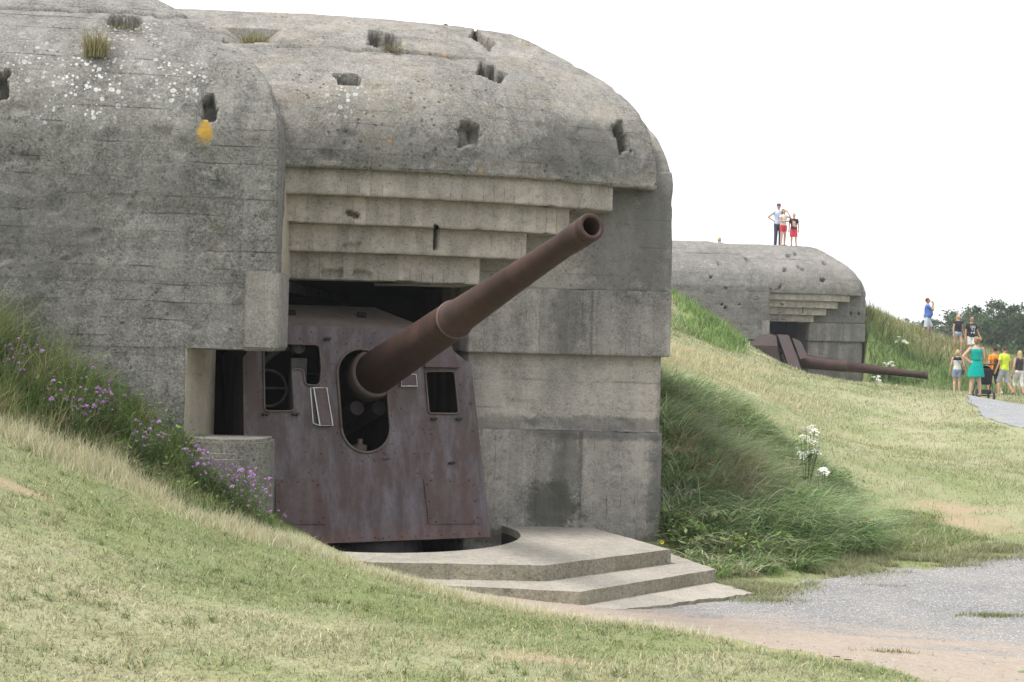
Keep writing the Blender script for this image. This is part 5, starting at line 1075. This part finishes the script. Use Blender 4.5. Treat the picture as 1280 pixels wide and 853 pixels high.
# on the slope
bp = at(1158, 62.5)
bm_ = person('heavy man in blue polo shirt raising a cup to his mouth on the slope', G2, (bp[0], bp[1], bp[2] - .06), R(78), 1.80, {**WALK, 'el': (.20, -.22, 1.22), 'wl': (.09, -.22, 1.50), 'dl': (-.3, .1, .9), 'er': (-.2, -.22, 1.24), 'wr': (-.06, -.24, 1.47), 'dr': (.3, .1, .9)}, cloth('blue_polo', (.10, .19, .55)), .55, cloth('pale_blue_shorts', (.58, .62, .72)), .95, H_BROWN, 'short', M_SKIN2, S_DARK, belly=.09, bwide=1.15)
bm = bmesh.new(); add_lathe(bm, [(0, .03), (.10, .04), (.10, .036), (.01, .027)], (0, 0, 0), (0, 0, 1), 16); m = root_matrix(bm_); cup = link('cup', bm_mesh(bm), M_WHITE, None); cup.location = m @ Vector((.0, -.165, 1.545)); cup.rotation_euler = (0, 0, 0); tag(cup, 'small white cup held at the mouth of the man in blue', 'cup')
bp = at(1197, 61.8); person('blonde woman in black top and short denim shorts walking on the slope', G2, (bp[0], bp[1], bp[2] - .05), R(20), 1.70, {**WALK, 'wl': (.26, -.05, .90)}, cloth('black_top', (.03, .032, .045)), .25, cloth('light_denim', (.42, .47, .6)), .28, H_BLOND, 'long', shoes=S_SAND, female=True, hem=.97)
bp = at(1213.5, 61.5); tm = person('man in black T-shirt with white lettering and white shorts walking on the slope', G2, (bp[0], bp[1], bp[2] - .05), R(8), 1.82, {**{k: v for k, v in WALK.items() if k not in ('fr',)}, 'kr': (-.09, -.06, .5), 'ar': (-.1, .12, .10), 'wl': (.34, -.08, .93), 'el': (.28, .02, 1.15)}, cloth('black_print_tshirt', (.03, .03, .035)), .6, cloth('white_shorts', (.66, .65, .62)), .8, H_BROWN, 'short', M_SKIN2, S_SAND, glasses=True, bwide=1.1)
cu = bpy.data.curves.new('t', 'FONT'); cu.body = 'DIG\nY I\no #'; cu.size = .125; cu.align_x = 'CENTER'; cu.extrude = .002; cu.space_line = .9; cu.offset = .004; to = bpy.data.objects.new('t', cu); C.objects.link(to); me = bpy.data.meshes.new_from_object(to.evaluated_get(bpy.context.evaluated_depsgraph_get())); bpy.data.objects.remove(to)
me.materials.clear(); me.materials.append(M_WHITE); o = bpy.data.objects.new('shirt_print', me); C.objects.link(o); o.parent = tm; o.location = (0, -.140, 1.29); o.rotation_euler = (R(90), 0, 0)
# at the footpath
bp = at(1197, 52.5); ww_ = person('short blonde woman in white top and denim skirt, seen from behind by the path', G3, bp, R(172), 1.60, dict(wl=(.24, -.12, .90), el=(.23, .0, 1.14), er=(-.26, .02, 1.15), wr=(-.33, -.06, .92), kl=(.09, -.04, .5), al=(.09, .05, .085)), cloth('white_top', (.62, .62, .60)), 0, cloth('denim_skirt', (.22, .29, .42)), .62, H_BLOND, 'bob', shoes=S_SAND, female=True, bwide=1.2)
bm = bmesh.new(); ringloft(bm, [(1.335, .172, .13), (1.42, .17, .115), (1.462, .12, .09)]); o = link('shoulder_yoke', bm_mesh(bm, True), cloth('black_yoke', (.03, .03, .035))); o.parent = ww_
bg_ = empty('shoulder_bag', root_matrix(ww_) @ Vector((-.22, .02, .86)), R(172), 'small black shoulder bag on a strap across the back of the woman in white', 'bag')
bm = bmesh.new(); add_box(bm, (-.05, -.09, -.09), (.05, .09, .08), None, .02); o = bpy.data.objects.new('bag_body', bm_mesh(bm)); C.objects.link(o); o.parent = bg_; o.data.materials.append(S_DARK)
bm = bmesh.new(); add_tube(bm, [(0, .06, .07), (.08, .13, .25), (.22, .135, .45), (.29, .06, .56)], .009, 6); o = bpy.data.objects.new('strap', bm_mesh(bm)); C.objects.link(o); o.parent = bg_; o.data.materials.append(S_DARK)
bp = at(1220.5, 41.5); person('woman in a sleeveless turquoise dress with one hand on her hip at the path', G3, bp, R(178), 1.73, dict(el=(.40, .03, 1.17), wl=(.19, .06, 1.02), dl=(-.7, .1, -.3), er=(-.24, -.02, 1.12), wr=(-.20, -.16, .95), kl=(.11, -.01, .5), al=(.15, .02, .085), kr=(-.10, -.01, .5), ar=(-.13, .02, .085)), None, 0, None, 0, plain('dark_blond_hair', (.30, .19, .10), .7, .35, 30, .5), 'bun', shoes=S_SAND, dress=cloth('turquoise_dress', (.0, .36, .30)), female=True)
bp = at(1243, 51.5); om = person('man in orange shirt and dark shorts wearing a black backpack', G3, bp, R(-160), 1.77, {**WALK, 'er': (-.24, -.1, 1.16), 'wr': (-.1, -.24, 1.10)}, cloth('orange_shirt', (.80, .27, .03)), .55, cloth('black_shorts', (.045, .043, .045)), 1.12, H_DARK, 'short', M_SKIN2, S_WHITE, bwide=1.15)
bk = empty('backpack', root_matrix(om) @ Vector((-.02, .19, 1.05)), R(-160), 'black backpack on the back of the man in orange', 'backpack')
bm = bmesh.new(); add_box(bm, (-.14, -.06, -.18), (.14, .10, .27), None, .05); add_box(bm, (-.10, .09, -.14), (.10, .14, .06), None, .02); o = bpy.data.objects.new('pack_body', bm_mesh(bm)); C.objects.link(o); o.parent = bk; o.data.materials.append(cloth('backpack_cloth', (.045, .035, .035)))
for s_ in (-1, 1):
    bm = bmesh.new(); add_tube(bm, [(.09 * s_, -.04, .24), (.10 * s_, -.17, .38), (.11 * s_, -.31, .30), (.12 * s_, -.32, .12)], .018, 6)
    o = bpy.data.objects.new('shoulder_strap', bm_mesh(bm)); C.objects.link(o); o.parent = bk; o.data.materials.append(S_DARK)
bp = at(1256, 50.8); person('man in yellow-green T-shirt, grey shorts and dark cap walking beside the orange shirt', G3, bp, R(-150), 1.78, {**WALK, 'kl': (.10, -.14, .52), 'al': (.16, -.08, .1), 'el': (.25, -.02, 1.13), 'wl': (.27, -.12, .90)}, cloth('yellow_tshirt', (.62, .75, .06)), .6, cloth('grey_shorts', (.36, .37, .40)), 1.05, H_BROWN, 'short', M_SKIN2, S_SAND, hat=cloth('dark_cap', (.05, .05, .06)), head_turn=R(-30), bwide=1.15)
bp = at(1274.5, 53.5); person('blonde woman in dark top and white cropped trousers at the right edge', G3, bp, R(-170), 1.66, {**WALK, 'ar': (-.10, .2, .12)}, cloth('charcoal_top', (.05, .045, .05)), 0, cloth('white_trousers', (.68, .66, .66)), 1.45, H_BLOND, 'long', shoes=S_SAND, female=True)
# pushchair in front of the woman in turquoise
bp = at(1230, 43.0); pc = empty('pushchair', bp, R(172), 'black pushchair standing in front of the woman in turquoise', 'pushchair')
def pp(name, bm, mat, parent=pc, smooth=False): o = bpy.data.objects.new(name, bm_mesh(bm, smooth)); C.objects.link(o); o.parent = parent; o.data.materials.append(mat); return o
M_TUBE = plain('black_tube', (.03, .03, .032), .4); M_FAB = cloth('black_canvas', (.035, .035, .04))
bm = bmesh.new()
for s_ in (-1, 1):
    add_tube(bm, [(.23 * s_, .42, 1.05), (.23 * s_, .32, .95), (.23 * s_, -.05, .45), (.22 * s_, -.38, .12)], .014); add_tube(bm, [(.23 * s_, .05, .6), (.24 * s_, .34, .12)], .014)
add_tube(bm, [(-.23, .42, 1.05), (.23, .42, 1.05)], .017); add_tube(bm, [(-.24, .34, .12), (.24, .34, .12)], .012); add_tube(bm, [(-.22, -.38, .12), (.22, -.38, .12)], .012); pp('frame', bm, M_TUBE)
bm = bmesh.new(); add_prism(bm, [(-.19, -.30), (.19, -.30), (.19, .05), (-.19, .05)], .44, .50, .02); m = Matrix.Translation((0, .12, .46)) @ Matrix.Rotation(R(-22), 4, 'X'); add_box(bm, (-.19, -.02, 0), (.19, .03, .5), m, .02); pp('seat', bm, M_FAB)
bm = bmesh.new(); NS = []
for a in np.linspace(0, math.pi * .55, 8):
    NS.append([bm.verts.new((.2 * math.cos(t), .24 - math.cos(a) * -.0 - .28 * math.sin(a), .74 + .10 * math.cos(a) + .18 * math.sin(t) * (1 - .2 * a))) for t in np.linspace(0, math.pi, 9)])
for A, B in zip(NS, NS[1:]):
    for k in range(8): bm.faces.new((A[k], A[k + 1], B[k + 1], B[k]))
pp('hood', bm, M_FAB, smooth=True)
bm = bmesh.new(); add_box(bm, (-.19, -.15, .17), (.19, .3, .30), None, .03); pp('basket', bm, M_FAB)
for x, y in ((-.26, .34), (.26, .34), (-.23, -.38), (.23, -.38)):
    bm = bmesh.new(); add_lathe(bm, [(-.02, .07), (-.02, .11), (-.01, .12), (.01, .12), (.02, .11), (.02, .07)], (x, y, .12), (1, 0, 0), 24, False); wh = pp('wheel', bm, M_TUBE)
    bm = bmesh.new(); add_lathe(bm, [(-.012, .072), (.012, .072)], (x, y, .12), (1, 0, 0), 16); pp('rim', bm, plain('grey_plastic', (.3, .3, .3), .5), wh)
# ------------------------------------------------------------------ the air
bm = bmesh.new(); add_box(bm, (-450, -60, -6.0), (450, 420, 13)); hz = link('haze', bm_mesh(bm), None)
s = N('haze'); s.t.nodes.clear(); o_ = s.t.nodes.new('ShaderNodeOutputMaterial'); v_ = s.t.nodes.new('ShaderNodeVolumePrincipled'); v_.inputs['Color'].default_value = (.93, .96, 1, 1); v_.inputs['Density'].default_value = .0006; v_.inputs['Anisotropy'].default_value = .2
s.t.links.new(v_.outputs[0], o_.inputs['Volume']); hz.data.materials.append(s.m); tag(hz, 'thin summer haze over the whole place', 'haze', kind='stuff')
#PART5
# ------------------------------------------------------------------ light
w = bpy.data.worlds.new('World'); scene.world = w; w.use_nodes = True; nt = w.node_tree; nt.nodes.clear()
SUN_EL, SUN_AZ = R(64), R(250)   # azimuth clockwise from +Y
out = nt.nodes.new('ShaderNodeOutputWorld'); bg = nt.nodes.new('ShaderNodeBackground'); sky = nt.nodes.new('ShaderNodeTexSky')
sky.sky_type = 'NISHITA'; sky.sun_disc = False; sky.sun_elevation = SUN_EL; sky.sun_rotation = SUN_AZ; sky.air_density = 1; sky.dust_density = 4
tc = nt.nodes.new('ShaderNodeTexCoord'); mp = nt.nodes.new('ShaderNodeMapping'); mp.inputs['Scale'].default_value = (1, 1, 3.5)
ns = nt.nodes.new('ShaderNodeTexNoise'); ns.inputs['Scale'].default_value = 2.2; ns.inputs['Detail'].default_value = 6
rm = nt.nodes.new('ShaderNodeMapRange'); rm.inputs[1].default_value = .35; rm.inputs[2].default_value = .7; rm.inputs[3].default_value = .80; rm.inputs[4].default_value = .97
mx = nt.nodes.new('ShaderNodeMix'); mx.data_type = 'RGBA'; mx.inputs[7].default_value = (9.2, 9.4, 9.7, 1)
nt.links.new(tc.outputs['Generated'], mp.inputs[0]); nt.links.new(mp.outputs[0], ns.inputs['Vector']); nt.links.new(ns.outputs[0], rm.inputs[0]); nt.links.new(rm.outputs[0], mx.inputs[0])
n2 = nt.nodes.new('ShaderNodeTexNoise'); n2.inputs['Scale'].default_value = 3.1; n2.inputs['Detail'].default_value = 7; r2 = nt.nodes.new('ShaderNodeMapRange'); r2.inputs[1].default_value = .42; r2.inputs[2].default_value = .82; r2.inputs[3].default_value = 1.08; r2.inputs[4].default_value = .82
vm = nt.nodes.new('ShaderNodeVectorMath'); vm.operation = 'SCALE'; nt.links.new(mp.outputs[0], n2.inputs['Vector']); nt.links.new(n2.outputs[0], r2.inputs[0]); nt.links.new(mx.outputs[2], vm.inputs[0]); nt.links.new(r2.outputs[0], vm.inputs['Scale'])
nt.links.new(sky.outputs[0], mx.inputs[6]); nt.links.new(vm.outputs[0], bg.inputs[0]); bg.inputs[1].default_value = .10; nt.links.new(bg.outputs[0], out.inputs[0])
sl = bpy.data.lights.new('sun', 'SUN'); sl.energy = 2.6; sl.angle = R(14); sl.color = (1, .96, .9); so = bpy.data.objects.new('sun', sl); C.objects.link(so)
d = Vector((math.sin(SUN_AZ) * math.cos(SUN_EL), math.cos(SUN_AZ) * math.cos(SUN_EL), math.sin(SUN_EL))); so.rotation_euler = d.to_track_quat('Z', 'Y').to_euler()
scene.view_settings.view_transform = 'Standard'; scene.view_settings.look = 'None'; scene.view_settings.gamma = 1; scene.view_settings.exposure = .72
scene.render.engine = 'CYCLES'; scene.cycles.use_denoising = True; scene.cycles.max_bounces = 6; scene.cycles.diffuse_bounces = 4; scene.cycles.transparent_max_bounces = 8
